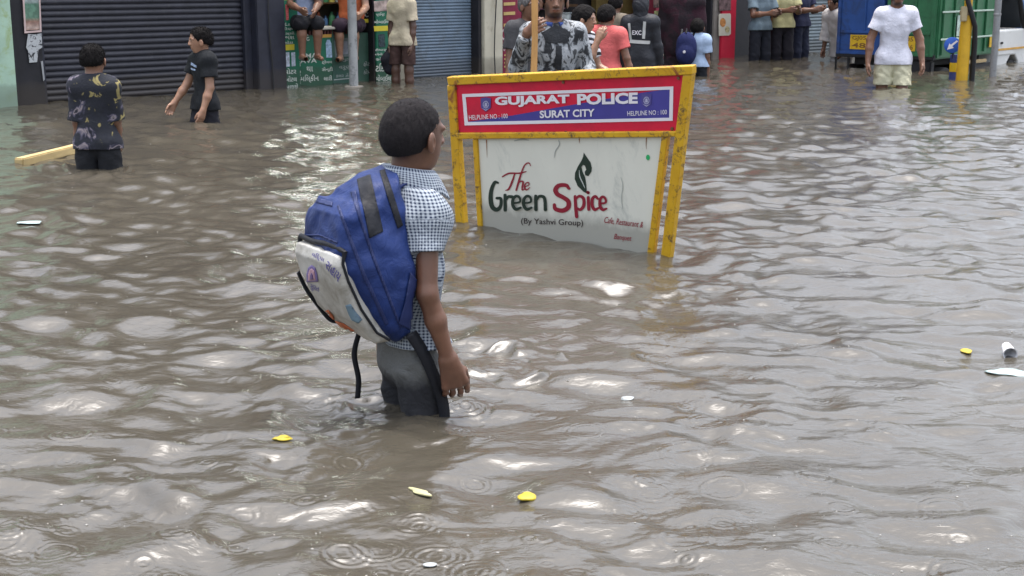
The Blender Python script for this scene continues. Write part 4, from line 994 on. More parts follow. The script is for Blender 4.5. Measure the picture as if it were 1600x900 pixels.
    # ---------------- backpack
    o_body = o.copy(); o = o+f*.03+r*.018+U3*.018
    bagf = np.stack([f, U3]).astype(np.float32); o32 = o.astype(np.float32)
    def poly2(pts, halfw, rnd, taper=0., puff=0.):
        Pn = np.array(pts, np.float32)
        def g(Pt):
            q = Pt-o32; X = q@f.astype(np.float32); Z = q[:, 2]; Y = q@r.astype(np.float32)
            d2 = np.full(len(X), 1e9, np.float32); s = np.ones(len(X), np.float32); n = len(Pn)
            for i in range(n):
                a = Pn[i]; b_ = Pn[i-1]; e = b_-a; wx = X-a[0]; wz = Z-a[1]; h = np.clip((wx*e[0]+wz*e[1])/(e@e), 0, 1)
                d2 = np.minimum(d2, (wx-e[0]*h)**2+(wz-e[1]*h)**2)
                c1 = Z >= a[1]; c2 = Z < b_[1]; c3 = e[0]*wz > e[1]*wx
                s = np.where((c1 & c2 & c3) | (~c1 & ~c2 & ~c3), -s, s)
            d = s*np.sqrt(d2)+rnd
            hw = halfw-taper*np.clip((Z-.45)/.25, 0, 1)
            wy = np.abs(Y)-hw+rnd+puff*((np.clip(np.abs(Z-.42)/.22, 0, 1))**2)
            return np.minimum(np.maximum(d, wy), 0)+np.sqrt(np.maximum(d, 0)**2+np.maximum(wy, 0)**2)-rnd
        return g
    main = poly2([(-.085, .235), (-.125, .218), (-.185, .235), (-.27, .37), (-.30, .47), (-.285, .56), (-.225, .645), (-.155, .685), (-.085, .70)], .148, .06, .03, .012)
    fpk = poly2([(-.20, .42), (-.30, .44), (-.318, .50), (-.298, .592), (-.262, .628), (-.20, .60)], .135, .03, .01, .0)
    bagsdf = wrinkle(wrinkle(U(main, (fpk, .03)), .0075, 11, 12), .0028, 30, 14)
    bag = thing('backpack', L(0, -.19, .22), 'blue school backpack with white printed pocket on the boy in front', 'backpack')
    lo, hi = L(0, -.19, .45)-.34, L(0, -.19, .45)+.34; lo[2] = .17; hi[2] = .76
    blue = cloth('blue_nylon', (.013, .031, .130), (.010, .023, .095), 'plain', wr=.28, rough=.5)
    sdfmesh('bag_shell', bagsdf, lo, hi, .0045, blue, bag)
    pk0 = poly2([(-.155, .225), (-.205, .226), (-.275, .30), (-.322, .405), (-.338, .462), (-.330, .492), (-.298, .498), (-.27, .42), (-.19, .27)], .132, .024, .0, .012)
    pocket = wrinkle(pk0, .0022, 20, 3)
    wpk, nt, bb = nodes('soiled_white_vinyl'); v = coords(nt)
    cc = ramp(nt, noise(nt, v, 7, 6, .7, .4), [(.34, (.22, .205, .17)), (.60, (.47, .46, .425))]); nt.links.new(cc, bb.inputs['Base Color']); bb.inputs['Roughness'].default_value = .42; bump(nt, bb, noise(nt, v, 25, 4), .3, .01)
    wp = sdfmesh('front_pocket', pocket, lo, hi, .0045, wpk, bag)
    blk = cloth('black_webbing', (.012, .013, .017), None, 'plain', wr=.2, rough=.6)
    # piping along the pocket edge
    b = MB()
    path = [(-.175, .235), (-.215, .262), (-.262, .335), (-.300, .42), (-.315, .468), (-.308, .500)]
    left = [L(-.134, x, z) for x, z in path]; right = [L(.134, x, z) for x, z in path]
    topl = [L(t, -.312-.004*math.cos(t*11), .507+.003*math.sin(t*30)) for t in np.linspace(-.118, .118, 9)]
    b.tube(left+topl+right[::-1], [.004]*5+[.0075]*(len(topl)+2)+[.004]*5, 10); b.build('piping', blk, bag, True)
    def decal(par, fn, pts, off, m, name, step=3.):
        """a printed patch that follows the bag's surface; outline in picture points"""
        Pn = np.array(pts, float); x0, y0 = Pn.min(0); x1, y1 = Pn.max(0); bm = bmesh.new()
        vs = [bm.verts.new((x, y, 0)) for x, y in pts]; bm.faces.new(vs)
        for ax, lo_, hi_ in (((1, 0, 0), x0, x1), ((0, 1, 0), y0, y1)):
            q = lo_+step
            while q < hi_:
                bmesh.ops.bisect_plane(bm, geom=bm.verts[:]+bm.edges[:]+bm.faces[:], plane_co=(q*ax[0], q*ax[1], 0), plane_no=ax); q += step
        bmesh.ops.triangulate(bm, faces=bm.faces[:]); bm.verts.ensure_lookup_table(); out = []; bad = set()
        for i, v_ in enumerate(bm.verts):
            p = march(fn, v_.co.x, v_.co.y, 3.0, 5.0)
            if p is None: bad.add(i); p = C0
            else:
                e = .002; g = np.array([float(fn((p+np.eye(3)[k]*e)[None].astype(np.float32))[0])-float(fn(p[None].astype(np.float32))[0]) for k in range(3)]); p = p+unit(g)*off
            out.append(p)
        Fc = [[v_.index for v_ in f_.verts] for f_ in bm.faces if not any(v_.index in bad for v_ in f_.verts)]; bm.free()
        used = sorted({i for f_ in Fc for i in f_}); mp = {k: i for i, k in enumerate(used)}
        if not Fc: return
        o_ = mesh(name, [out[k] for k in used], [[mp[k] for k in f_] for f_ in Fc], m, par, True)
        s_ = o_.modifiers.new('solid', 'SOLIDIFY'); s_.thickness = .0012; s_.offset = 0; return o_
    def decal_text(par, fn, jobs, off, m, name):
        VV, FF = [], []
        for body, quad, o_ in jobs:
            V, Fc = text_geo(body, off=o_, res=2); q = np.array(quad, float); b0 = len(VV); ok = True; tmp = []
            for x, y in V:
                pp = q[0]*(1-x)*(1-y)+q[1]*x*(1-y)+q[2]*x*y+q[3]*(1-x)*y; p = march(fn, pp[0], pp[1], 3., 5.)
                if p is None: ok = False; break
                tmp.append(p-unit(ray(*pp))*off)
            if ok: VV += tmp; FF += [[b0+i for i in f_] for f_ in Fc]
        if VV: mesh(name, VV, FF, m, par)
    ink = M('purple_blue_ink', (.10, .085, .26), .5, .2)
    decal(bag, bagsdf, [(558, 281), (579, 273), (588, 315), (598, 362), (577, 372), (567, 325)], .002, blk, 'velcro_band')
    decal(bag, bagsdf, [(593, 268), (601, 265), (613, 300), (629, 352), (621, 357), (605, 308)], .002, blk, 'zip_tape')
    decal(bag, bagsdf, [(527, 322), (530, 320), (548, 368), (572, 430), (607, 505), (602, 508), (567, 433), (544, 372)], .0012, M('dark_blue_seam', (.010, .020, .085), .6), 'seam_tape')
    decal(bag, bagsdf, [(478, 316), (492, 308), (520, 316), (519, 323), (493, 316), (479, 323)], .0015, M('dark_blue_seam', (.010, .020, .085)), 'zip_tape')
    decal_text(wp, pocket, [('વિદ્યા', [(486, 402), (505, 411), (508, 402), (489, 392)], .012), ('સહાય', [(507, 417), (528, 441), (534, 430), (512, 407)], .014), ('સુરત', [(484, 452), (497, 459), (499, 449), (485, 443)], .014)], .0015, ink, 'lettering')
    def ring_pts(cx, cy, a, b_, n=18, tilt=.15): return [(cx+a*math.cos(t)+tilt*b_*math.sin(t), cy+b_*math.sin(t)) for t in np.linspace(0, 6.283, n, endpoint=False)]
    em = decal(wp, pocket, [(480, 441), (479.5, 428), (482, 418), (487, 414), (493, 418), (496, 428), (497.5, 440)], .0012, M('emblem_violet', (.17, .13, .30), .5), 'emblem')
    decal(wp, pocket, [(482.5, 438), (482.5, 428), (485, 421), (488, 419), (492, 423), (494, 437)], .0022, M('emblem_pink', (.42, .25, .30), .5), 'emblem_arch')
    decal(wp, pocket, [(486, 436), (486, 430), (488, 425.5), (490, 429), (491.5, 436)], .0032, M('emblem_dark', (.10, .06, .16), .5), 'emblem_centre')
    org = cloth('orange_print', (.5, .14, .06), (.55, .25, .14), 'plain', wr=.05); teal = cloth('teal_print', (.16, .24, .30), (.05, .06, .10), 'plain', wr=.05)
    decal(wp, pocket, [(506, 486), (513, 484), (521, 493), (524, 501), (537, 505), (556, 518), (561, 524), (540, 522), (522, 514), (518, 502), (509, 495)], .0013, org, 'orange_print')
    decal(wp, pocket, [(540, 477), (548, 475), (556, 487), (566, 499), (560, 505), (550, 500), (545, 490)], .0013, teal, 'teal_print')
    decal(bag, bagsdf, [(640, 425), (652, 440), (655, 488), (640, 515), (622, 505), (632, 470)], .004, M('dark_blue_pocket', (.010, .020, .085), .6), 'side_pocket')
    for pts in ([(548, 300), (556, 298), (566, 345), (585, 400), (612, 470), (628, 512), (625, 513), (608, 471), (581, 401), (562, 346)], [(466, 372), (480, 366), (500, 366), (528, 378), (527, 381), (500, 369), (480, 369), (467, 375)]):
        decal(bag, bagsdf, pts, .0012, M('dark_blue_seam', (.010, .020, .085), .6), 'seam_tape')
    # straps
    def ribbon(name, pts, wd, wdir, m, th=.003):
        V, Fc = [], []; wdv = [unit(d) for d in wdir]
        P_ = np.array(pts); n = 8; A, D = [], []
        Pe = np.vstack([2*P_[0]-P_[1], P_, 2*P_[-1]-P_[-2]])
        for i in range(len(P_)-1):
            for t in np.linspace(0, 1, n, endpoint=(i == len(P_)-2)):
                p0, p1, p2, p3 = Pe[i:i+4]; A.append(.5*((2*p1)+(-p0+p2)*t+(2*p0-5*p1+4*p2-p3)*t*t+(-p0+3*p1-3*p2+p3)*t**3)); D.append(unit(wdv[i]*(1-t)+wdv[i+1]*t))
        for a, d in zip(A, D): V += [a-d*wd/2, a+d*wd/2]
        Fc = [(2*i, 2*i+1, 2*i+3, 2*i+2) for i in range(len(A)-1)]
        o_ = mesh(name, V, Fc, m, bag, True); s_ = o_.modifiers.new('solid', 'SOLIDIFY'); s_.thickness = th; s_.offset = 0; return o_
    o = o_body
    def onbody(a, z, fstart, off):   # slide towards the shirt from in front or behind along f
        return L(a, fstart, z)
    ss = []; top_ = J['top_sdf']
    for sg, nm in ((1, 'shoulder_strap'), (-1, 'shoulder_strap')):
        pts = []
        for ang in np.linspace(-62, 70, 10):   # over the shoulder in the f-z plane
            t = R(ang); c_ = L(sg*.060, -.01, .52); dv = f*math.sin(t)+U3*math.cos(t)
            p = c_+dv*.30
            for _ in range(40):
                v_ = float(top_(p[None].astype(np.float32))[0])
                if v_ < .004: break
                p = p-dv*min(v_*.8, .05)
            pts.append(p+dv*.001)
        pts = [L(sg*.095, -.095, .665)]+pts[1:] if False else pts
        end = L(sg*.135, .02, .33); ribbon(nm, pts, .042, [r]*len(pts), blue, .006)
    ribbon('adjusting_strap', [L(.150, -.075, .262), L(.158, -.04, .20), L(.160, -.005, .12), L(.155, .025, .04), L(.15, .035, -.03)], .036, [unit(f*.9+U3*.35)]*5, blk, .004)
    ribbon('hanging_strap', [L(-.10, -.10, .23), L(-.115, -.115, .15), L(-.112, -.105, .07), L(-.112, -.11, .01)], .016, [unit(f+r*.3)]*4, blk, .003)
    o = o_body+f*.03+r*.018+U3*.018
    ribbon('side_cord', [L(-.136, -.318, .40), L(-.138, -.292, .345), L(-.138, -.255, .29), L(-.136, -.22, .245), L(-.13, -.185, .232)], .012, [unit(U3+f)]*5, blk, .004)
boy()

# ================================================================== THE OTHER PEOPLE
A_DOWN = ((.12, .03, -1), (.06, .18, -1))
def C(name, col, **k): return cloth(name, col, **k)
blackcloth = cloth('black_cotton', (.014, .015, .018), wr=.4)
# boy in the patterned shirt, back to us, at the left
flor = cloth('dark_floral_print', (.02, .02, .03), kind='blotch', scale=8.5, attr=None, wr=.35, stops=[(.30, (.30, .26, .11)), (.36, (.24, .20, .09)), (.38, (.022, .024, .03)), (.54, (.022, .024, .034)), (.58, (.08, .075, .11)), (.63, (.27, .23, .24)), (.66, (.03, .03, .04))])
human('boy seen from behind in a dark patterned shirt with yellow blotches', 155, 262, 82, 1.36, GZ, arms=[((.02, .16, -1), (-.3, .8, -1)), ((.06, .0, -1), (.05, .2, -1))], top=dict(m=flor, sleeve=.95, loose=.016, wr=.004), bot=dict(m=blackcloth, loose=.02, hem=-.3), hair=dict(m=hair_b, t=.02, low=-.24, fuzz=(3500, .012), fw=.0014), skin_m=sk_mid, h=.007, hs=.140, hemf=.50, wide=.86)
# boy in black t-shirt, walking left
P3, J3, _ = human('boy in a black t-shirt with a blue chest print wading towards the left', 322, 190, 216, 1.36, GZ, arms=[((.25, .38, -1), (.1, .75, -1)), ((.12, .05, -1), (.05, .40, -1))], legs=(.12, -.08), top=dict(m=cloth('black_jersey', (.012, .014, .017), wr=.4), sleeve=.62, loose=.02, wr=.004), bot=dict(m=cloth('dark_shorts', (.02, .02, .026)), loose=.012, hem=-.2), hair=dict(m=hair_b, t=.04, low=-.22, fz=-.12, fuzz=(3000, .016), fw=.0016), skin_m=sk_tan, h=.007, hs=.150, hemf=.485, look=-12, wide=.88)
def on_shirt(J, P, name, m, pts, off=.004, fromdir=None):
    """a flat print laid on a shirt: local (right, up) points around the chest, front (+1) or back (-1)"""
    sgn = fromdir; V = []; fn = J['top_sdf']; ctr = J['chest']
    def hit(a, z):
        p = ctr+J['r']*a+U3*z+J['f']*sgn*.35
        for _ in range(50):
            v_ = float(fn(p[None].astype(np.float32))[0])
            if v_ < .001: break
            p = p-J['f']*sgn*max(v_*.7, .001)
        return p+J['f']*sgn*off
    A, Fc = tess(pts, .02, .03)
    return mesh(name, [hit(*q) for q in A], Fc, m, P, True)
pr = M('blue_white_print', (.28, .36, .50), .6, .7, 40)
def strip(a0, z0, a1, z1, w_):
    d = unit(np.array([a1-a0, z1-z0])); nn = np.array([-d[1], d[0]])*w_/2; p, q = np.array([a0, z0]), np.array([a1, z1])
    k = 5; A = [p+(q-p)*t/k+nn for t in range(k+1)]; B = [p+(q-p)*t/k-nn for t in range(k+1)]
    return [tuple(x) for x in A+B[::-1]]
on_shirt(J3, P3, 'chest_print', pr, strip(-.06, .05, .05, .075, .022), fromdir=1); on_shirt(J3, P3, 'chest_print', pr, strip(-.04, .02, .04, .03, .014), fromdir=1)
# man in the white t-shirt
wt = cloth('white_cotton', (.62, .63, .72), wr=.5); crs = cloth('cream_shorts', (.58, .56, .40), wr=.55)
human('man in a white t-shirt and cream shorts wading towards us near the truck', 1393, 137, -92, 1.72, GZ, arms=[((.36, -.05, -1), (.10, .18, -1)), ((.42, .02, -1), (.12, .22, -1))], legs=(-.05, .05), top=dict(m=wt, sleeve=.62, loose=.022, wr=.0045, wf=22), bot=dict(m=crs, name='shorts', loose=.034, hem=.035, wr=.007), hair=dict(m=hair_b, t=.05), skin_m=sk_mid, h=.008, hemf=.475, beard=True, wide=1.0)
# man in the patterned rain jacket holding a pole
camo = cloth('camouflage_rain_jacket', (.4, .4, .4), kind='blotch', scale=17, wr=.4, rough=.5, stretch=(1, 1, .7), rot=(0, .5, .5), stops=[(.40, (.022, .024, .028)), (.455, (.10, .11, .12)), (.50, (.27, .29, .31)), (.60, (.35, .37, .39)), (.64, (.06, .065, .07))])
def jacket_man():
    a = R(-78); f = np.array([math.cos(a), math.sin(a), 0]); r = np.array([math.sin(a), -math.cos(a), 0]); g = atY(864, 60, 10.4); o = np.array([g[0], g[1], GZ]); H = 1.74
    def L(x, y, z): return o+r*x*H+f*y*H+U3*z*H
    J = dict(r=r, f=f, base=o, pelvis=L(0, 0, .515), waist=L(0, 0, .61), chest=L(0, .005, .725), neck=L(0, 0, .848), hem=L(0, 0, .44))
    b = a+R(-6); J['hf'] = unit(np.array([math.cos(b), math.sin(b), -.10])); J['hr'] = np.array([math.sin(b), -math.cos(b), 0]); J['head'] = L(0, .02, .935)
    J['shR'] = L(.098, 0, .80); J['shL'] = L(-.098, 0, .80)
    grip = atY(836, 43, 10.4-.34); J['elR'] = L(.150, -.01, .655); J['wrR'] = grip+np.array([-.055, .045, -.035]); J['elL'] = L(-.148, -.01, .65); J['wrL'] = L(-.155, .10, .57)
    J['hdR'] = (unit(grip+np.array([.03, -.02, .015])-J['wrR']), unit(np.array([.25, .9, 0])), U3); J['hdL'] = (unit(f*.5-U3), r, f)
    for s, sg in (('R', 1), ('L', -1)): J['hip'+s] = L(sg*.052, 0, .5); J['kn'+s] = L(sg*.056, .01, .275); J['an'+s] = L(sg*.056, 0, .04)
    P = build_person('bearded man in a black and white patterned rain jacket gripping a wooden pole', J, dict(H=H, head=.139*H, hipw=.075*H, waistw=.072*H, chestw=.085*H, hand=.19, pad=.14, fat=1.25, curl=.95), top=dict(m=camo, sleeve=1.9, loose=.020, wr=.006, wf=20, name='jacket'), bot=dict(m=blackcloth), hair=dict(m=hair_b, t=.06, fz=-.12), skin_m=sk_mid, h=.007, beard=True)
    blackp = cloth('black_rain_nylon', (.018, .02, .024), rough=.5)
    on_shirt(J, P, 'jacket_yoke', blackp, [(x, .06) for x in np.linspace(-.08, .08, 9)]+[(x, .19-.5*abs(x)) for x in np.linspace(.11, -.11, 9)], .006, 1)
    on_shirt(J, P, 'zip_placket', blackp, [(-.035, z) for z in np.linspace(-.30, .04, 8)]+[(.012, z) for z in np.linspace(.04, -.30, 8)], .008, 1)
    bc = cloth('blue_check_collar', (.05, .09, .30), (.30, .36, .5), 'plain')
    b = MB(); n = 16
    pr_ = [J['neck']+(f*math.cos(t)*.085+r*math.sin(t)*.078)+U3*(-.012+.012*-math.cos(t)) for t in np.linspace(R(18), R(342), n)]
    b.tube(pr_, .018, 8); b.build('collar', bc, P, True)
    # the pole he holds
    top_, bot_ = grip+np.array([.0, -.01, 1.0]), np.array([grip[0]-.01, grip[1]-.02, GZ])
    b = MB(); k = 9; b.tube([top_+(bot_-top_)*i/k+np.array([.004*math.sin(i*2.1), .004*math.cos(i*1.7), 0]) for i in range(k+1)], [.0235+.0015*math.sin(i*3) for i in range(k+1)], 12)
    st = b.build('wooden_pole', M('yellow_bamboo_wood', (.46, .25, .085), .6, .25, 5, .2, 20, stretch=(4, 4, .6)), None, True)
    tag(st, 'long yellowish wooden pole held upright by the bearded man', 'pole')
jacket_man()
def hum(px, Y, *a, **k):
    lab, hd, H = a
    return human(lab, px, 450, hd, H, k.pop('gz', GZ), Y=Y, **k)
hum(826, 12.6, 'person with greying hair half hidden behind the bearded man and his pole', -60, 1.66, top=dict(m=cloth('dim_grey_shirt', (.06, .06, .065)), sleeve=.6, loose=.02), bot=dict(m=blackcloth), hair=dict(m=M('greying_hair', (.10, .095, .095), .7, .5, 60), t=.06), skin_m=sk_mid, h=.010)
strp = cloth('black_white_stripes', (.02, .02, .024), (.55, .55, .58), 'stripe', 17, rot=(.25, .25, 0))
hum(910, 12.9, 'youth with dark hair in a black and white striped shirt, one arm raised', -25, 1.53, top=dict(m=strp, sleeve=.7, loose=.02), bot=dict(m=blackcloth), hair=dict(m=hair_b, t=.07, low=-.25), skin_m=sk_tan, h=.009, arms=[((.30, .55, -.8), (-.15, .35, .95)), ((.2, .3, -1), (-.2, .8, -.4))], hs=.145)
pink = cloth('coral_pink_polo', (.62, .135, .13), wr=.45, rough=.9)
hum(947, 14.9, 'youth in a coral pink polo shirt seen from behind above the barricade', 66, 1.50, top=dict(m=pink, sleeve=.62, loose=.022, wr=.004, wf=20), bot=dict(m=blackcloth), hair=dict(m=hair_b, t=.055), skin_m=sk_mid, h=.008, arms=[((.30, .02, -1), (.25, .2, -1)), ((.75, .45, -.55), (.3, .6, -.5))], hs=.145, look=-22, wide=1.08)
rain = cloth('black_raincoat', (.022, .024, .03), wr=.5, rough=.45)
P11, J11, _ = hum(1000, 16.6, 'person in a hooded black raincoat with pale reflective stripes on the back', 80, 1.58, top=dict(m=rain, sleeve=1.95, loose=.026, wr=.006, wf=16, name='raincoat', neck=False), bot=dict(m=blackcloth), skin_m=sk_mid, h=.009, hood=dict(m=rain), hemf=.30, wide=.95, arms=[((.22, .05, -1), (.1, .25, -1)), ((.28, .0, -1), (.1, .3, -1))])
refl = M('reflective_grey_tape', (.48, .49, .48), .4, .1)
def bstrip(P, J, *a): on_shirt(J, P, 'reflective_stripe', refl, strip(*a), .006, -1)
bstrip(P11, J11, -.125, .12, -.105, -.07, .028); bstrip(P11, J11, .06, .14, .05, -.06, .034); bstrip(P11, J11, -.115, -.09, .125, -.105, .04)
def back_text(P, J, body, a0, z0, w_, h_, m):
    V, Fc = text_geo(body, off=.02, res=2); fn = J['top_sdf']; out = []
    for x, y in V:
        p = J['chest']+J['r']*(a0+x*w_)+U3*(z0+y*h_)-J['f']*.4
        for _ in range(40):
            v_ = float(fn(p[None].astype(np.float32))[0])
            if v_ < .001: break
            p = p+J['f']*max(v_*.7, .001)
        out.append(p-J['f']*.008)
    mesh('lettering', out, Fc, m, P)
back_text(P11, J11, 'EXC', -.085, -.015, .11, .052, M('white_vinyl', (.72, .70, .74)))
hum(960, 18.2, 'person with dark hair glimpsed between the pink polo and the raincoat', 60, 1.56, top=dict(m=cloth('dull_beige_shirt', (.20, .17, .13)), sleeve=.6, loose=.02), bot=dict(m=blackcloth), hair=dict(m=hair_b, t=.06), skin_m=sk_mid, h=.010)
burq = cloth('dark_maroon_black_robe', (.018, .012, .016), (.035, .012, .02), wr=.5)
hum(1064, 18.3, 'person covered in a dark robe and headscarf at the yellowish doorway', 75, 1.60, gz=-.36, top=dict(m=burq, sleeve=1.95, loose=.06, wr=.006, wf=14, name='robe', neck=False), bot=dict(m=burq, name='skirt', loose=.07), skin_m=sk_mid, h=.010, hood=dict(m=burq, name='headscarf'), hemf=.1, wide=1.2)
P14, J14, _ = hum(1089, 17.9, 'schoolchild in a pale blue shirt with a navy backpack seen from behind', 72, 1.27, top=dict(m=cloth('pale_blue_shirt', (.36, .47, .64)), sleeve=.8, loose=.025, wr=.005), bot=dict(m=cloth('black_shorts_cloth', (.016, .018, .022)), name='shorts', loose=.02, hem=-.2), hair=dict(m=hair_b, t=.06), skin_m=sk_mid, h=.008, hs=.16, wide=.92, hemf=.53)
def small_bag(J, P, label, col, cx=0., hz=.17):
    o = J['chest']-J['f']*.145+J['r']*cx-U3*.02; fr3 = np.stack([J['r'], J['f'], U3])
    b1 = thing('backpack', o-U3*.22, label, 'backpack')
    g = U((ell(o, (.135, .085, .22), fr3), .02), (ell(o-J['f']*.06-U3*.07, (.105, .06, .12), fr3), .03)); g = wrinkle(g, .005, 20, 2)
    sdfmesh('bag_shell', g, o-.32, o+.32, .009, cloth('navy_backpack_cloth', col, wr=.4), b1)
    b = MB(); b.tube([o+U3*.20+J['f']*.02, o+U3*.25-J['f']*.0, o+U3*.20-J['f']*.03], .012, 8); b.build('carry_loop', cloth('black_webbing', (.012, .013, .017)), b1, True)
    for sg in (1, -1):
        pts = [o+J['r']*sg*.075+U3*.17+J['f']*.05, o+J['r']*sg*.085+U3*.235+J['f']*.13, o+J['r']*sg*.09+U3*.20+J['f']*.24, o+J['r']*sg*.10+U3*.04+J['f']*.27]
        b = MB(); b.tube(pts, .016, 8); b.build('shoulder_strap', cloth('black_webbing', (.012, .013, .017)), b1, True)
    b = MB(); b.disc(o-J['f']*.123-U3*.03+J['r']*.0, -J['f'], .018, .006); b.build('badge', M('white_vinyl', (.72, .70, .74)), b1)
small_bag(J14, P14, 'navy backpack on the schoolchild in the pale blue shirt', (.016, .022, .085), -.11)
# people of the green shop
beige = cloth('beige_cotton_shirt', (.47, .41, .30), wr=.5)
P6, J6, _ = human('man in a beige shirt and brown shorts standing beside the blue grey shutter', 630, 131, -118, 1.46, -.24, top=dict(m=beige, sleeve=.75, loose=.018, wr=.005), bot=dict(m=cloth('brown_shorts', (.06, .034, .03)), name='shorts', loose=.022, hem=.23), hair=dict(m=hair_b), skin_m=sk_dk, h=.008, wide=.82, hemf=.475, arms=[((.14, .0, -1), (.02, .1, -1)), ((.14, 0, -1), (.0, .15, -1))])
hb = J6['wrR']+U3*-.09
b = MB(); fb = lambda a, b_, c: hb+np.array([a, b_, c])
bg_ = thing('hand_bag', hb-U3*.26, 'dark cloth bag hanging from the hand of the man in beige', 'bag')
g = wrinkle(U((ell(hb-U3*.11, (.12, .06, .15), np.eye(3)), .02)), .008, 18, 6); sdfmesh('bag_shell', g, hb-.32, hb+.25, .009, cloth('black_bag_cloth', (.016, .016, .022)), bg_)
b = MB(); b.tube([hb+np.array([-.06, 0, -.01]), hb+np.array([-.025, 0, .07]), hb+np.array([.025, 0, .07]), hb+np.array([.06, 0, -.01])], .008, 8); b.build('handle', cloth('black_bag_cloth', (.016, .016, .022)), bg_, True)
cz = ctop+.036
g0_ = fr(S(473), .03, 0)
a_e = math.degrees(math.atan2(e_[1], e_[0])); a_n = math.degrees(math.atan2(n_[1], n_[0]))
def seated(px, lab, hd, tp, bt, sk_, seat, t=-.05, **k):
    p = fr(S(px), t, 0); H = 1.5
    return human(lab, 0, 0, hd, H, seat-.5*H, pt=p, seat=seat, top=tp, bot=bt, hair=dict(m=hair_b), skin_m=sk_, h=.008, **k)
seated(475, 'person in a pale blue shirt sitting on the green counter, bare legs hanging', -66, dict(m=cloth('pale_blue_cotton', (.30, .36, .50)), sleeve=.8, loose=.02), dict(m=cloth('black_shorts', (.012, .012, .015)), name='shorts', loose=.03, short=1), sk_mid, cz+.05, .0, arms=[((.1, .5, -1), (-.3, 1, -.3)), ((.1, .5, -1), (-.5, .9, -.4))])
seated(562, 'person in an orange shirt perched on the counter behind the grey pole', a_n-50, dict(m=cloth('orange_cotton', (.55, .14, .055)), sleeve=.6, loose=.025), dict(m=cloth('dark_trousers', (.03, .018, .03)), loose=.03, short=1), sk_tan, cz+.0, -.12, arms=[((.5, .4, -.3), (.4, .5, .3)), ((.2, .4, -1), (-.1, .9, -.3))])
# the group on the right
grp = [(1187, 21.3, 'person in a grey blue shirt looking at a phone by the dark recess', -60, 1.64, (.17, .23, .27), (.02, .022, .03)), (1205, 22.3, 'person in dark clothes standing between the grey blue and the yellow shirts', -80, 1.66, (.02, .02, .024), (.02, .02, .024)),
       (1221, 21.6, 'man in a pale yellow shirt with folded arms before the dark recess', -70, 1.70, (.52, .49, .26), (.022, .02, .026)), (1249, 22.1, 'man in navy clothes at the corner of the grey green shutter', -45, 1.70, (.03, .035, .075), (.025, .03, .055))]
for i, (px, Y, lab, hd, H, c1, c2) in enumerate(grp):
    ar = [((.2, .35, -1), (-.45, .9, .1)), ((.2, .3, -1), (-.5, .9, .15))] if i != 1 else None
    hum(px, Y, lab, hd, H, gz=-.36, top=dict(m=cloth('shirt_cloth_%d' % i, c1), sleeve=.7, loose=.025), bot=dict(m=cloth('trouser_cloth_%d' % i, c2), loose=.02), hair=dict(m=hair_b), skin_m=sk_mid, h=.011, arms=ar, wide=1.05)
hum(1316, 21.2, 'person in loose white clothes half hidden behind the blue truck back', -150, 1.52, top=dict(m=cloth('loose_white_cloth', (.50, .48, .47)), sleeve=1.5, loose=.05, name='shawl'), bot=dict(m=cloth('pale_grey_cloth', (.36, .36, .36)), loose=.04), hair=dict(m=hair_b), skin_m=sk_mid, h=.011, lean=.10, hemf=.40)
hum(1612, 23.5, 'person in blue clothes at the right edge beside the white cab', -100, 1.70, top=dict(m=cloth('denim_blue_shirt', (.10, .17, .33)), sleeve=1.8, loose=.03), bot=dict(m=blackcloth), hair=dict(m=hair_b), skin_m=sk_mid, h=.011)

# ================================================================== GARBAGE TIPPER TRUCK
h_ = unit((.65, .76, 0)); r_ = np.array([h_[1], -h_[0], 0]); rr_ = atY(1464, 60, 18.6); TO = np.array([rr_[0], rr_[1], 0])
TW = 1.48
def tf(a, b_, c): return TO+h_*a+r_*b_+U3*c     # forward, right (0 = right side), up from the water
tr = thing('truck', tf(0, -TW/2, GZ), 'small refuse truck with blue and green rear doors and a white cab', 'truck')
tblue = M('truck_blue_paint', (.022, .07, .24), .45, .2, 3, .06, 20, grime=(.02, .035, .09), gscale=4, gthr=(.5, .7)); tgreen = M('truck_green_paint', (.028, .135, .06), .45, .2, 3, .06, 20, grime=(.02, .07, .035), gscale=4, gthr=(.52, .72))
blackm = M('black_chassis', (.012, .012, .014), .6); tyre_m = M('tyre_rubber', (.018, .018, .018), .85); rimm = M('grey_wheel_rim', (.30, .30, .30), .4, metal=.5)
wpaint = M('white_cab_paint', (.62, .63, .62), .35, .06, 3, grime=(.42, .40, .36), gscale=5, gthr=(.58, .75)); yplate = M('yellow_plate', (.60, .38, .02), .5, .12, 20)
mid = -TW*.50; BZ0, BZ1 = .17, 1.75; BL = 2.02
b = MB(); b.box(tf, .03, BL, -TW, mid-.003, BZ0, BZ1, .02); b.build('blue_bin', tblue, tr)
b = MB(); b.box(tf, .03, BL, mid+.003, 0, BZ0, BZ1, .02); b.build('green_bin', tgreen, tr)
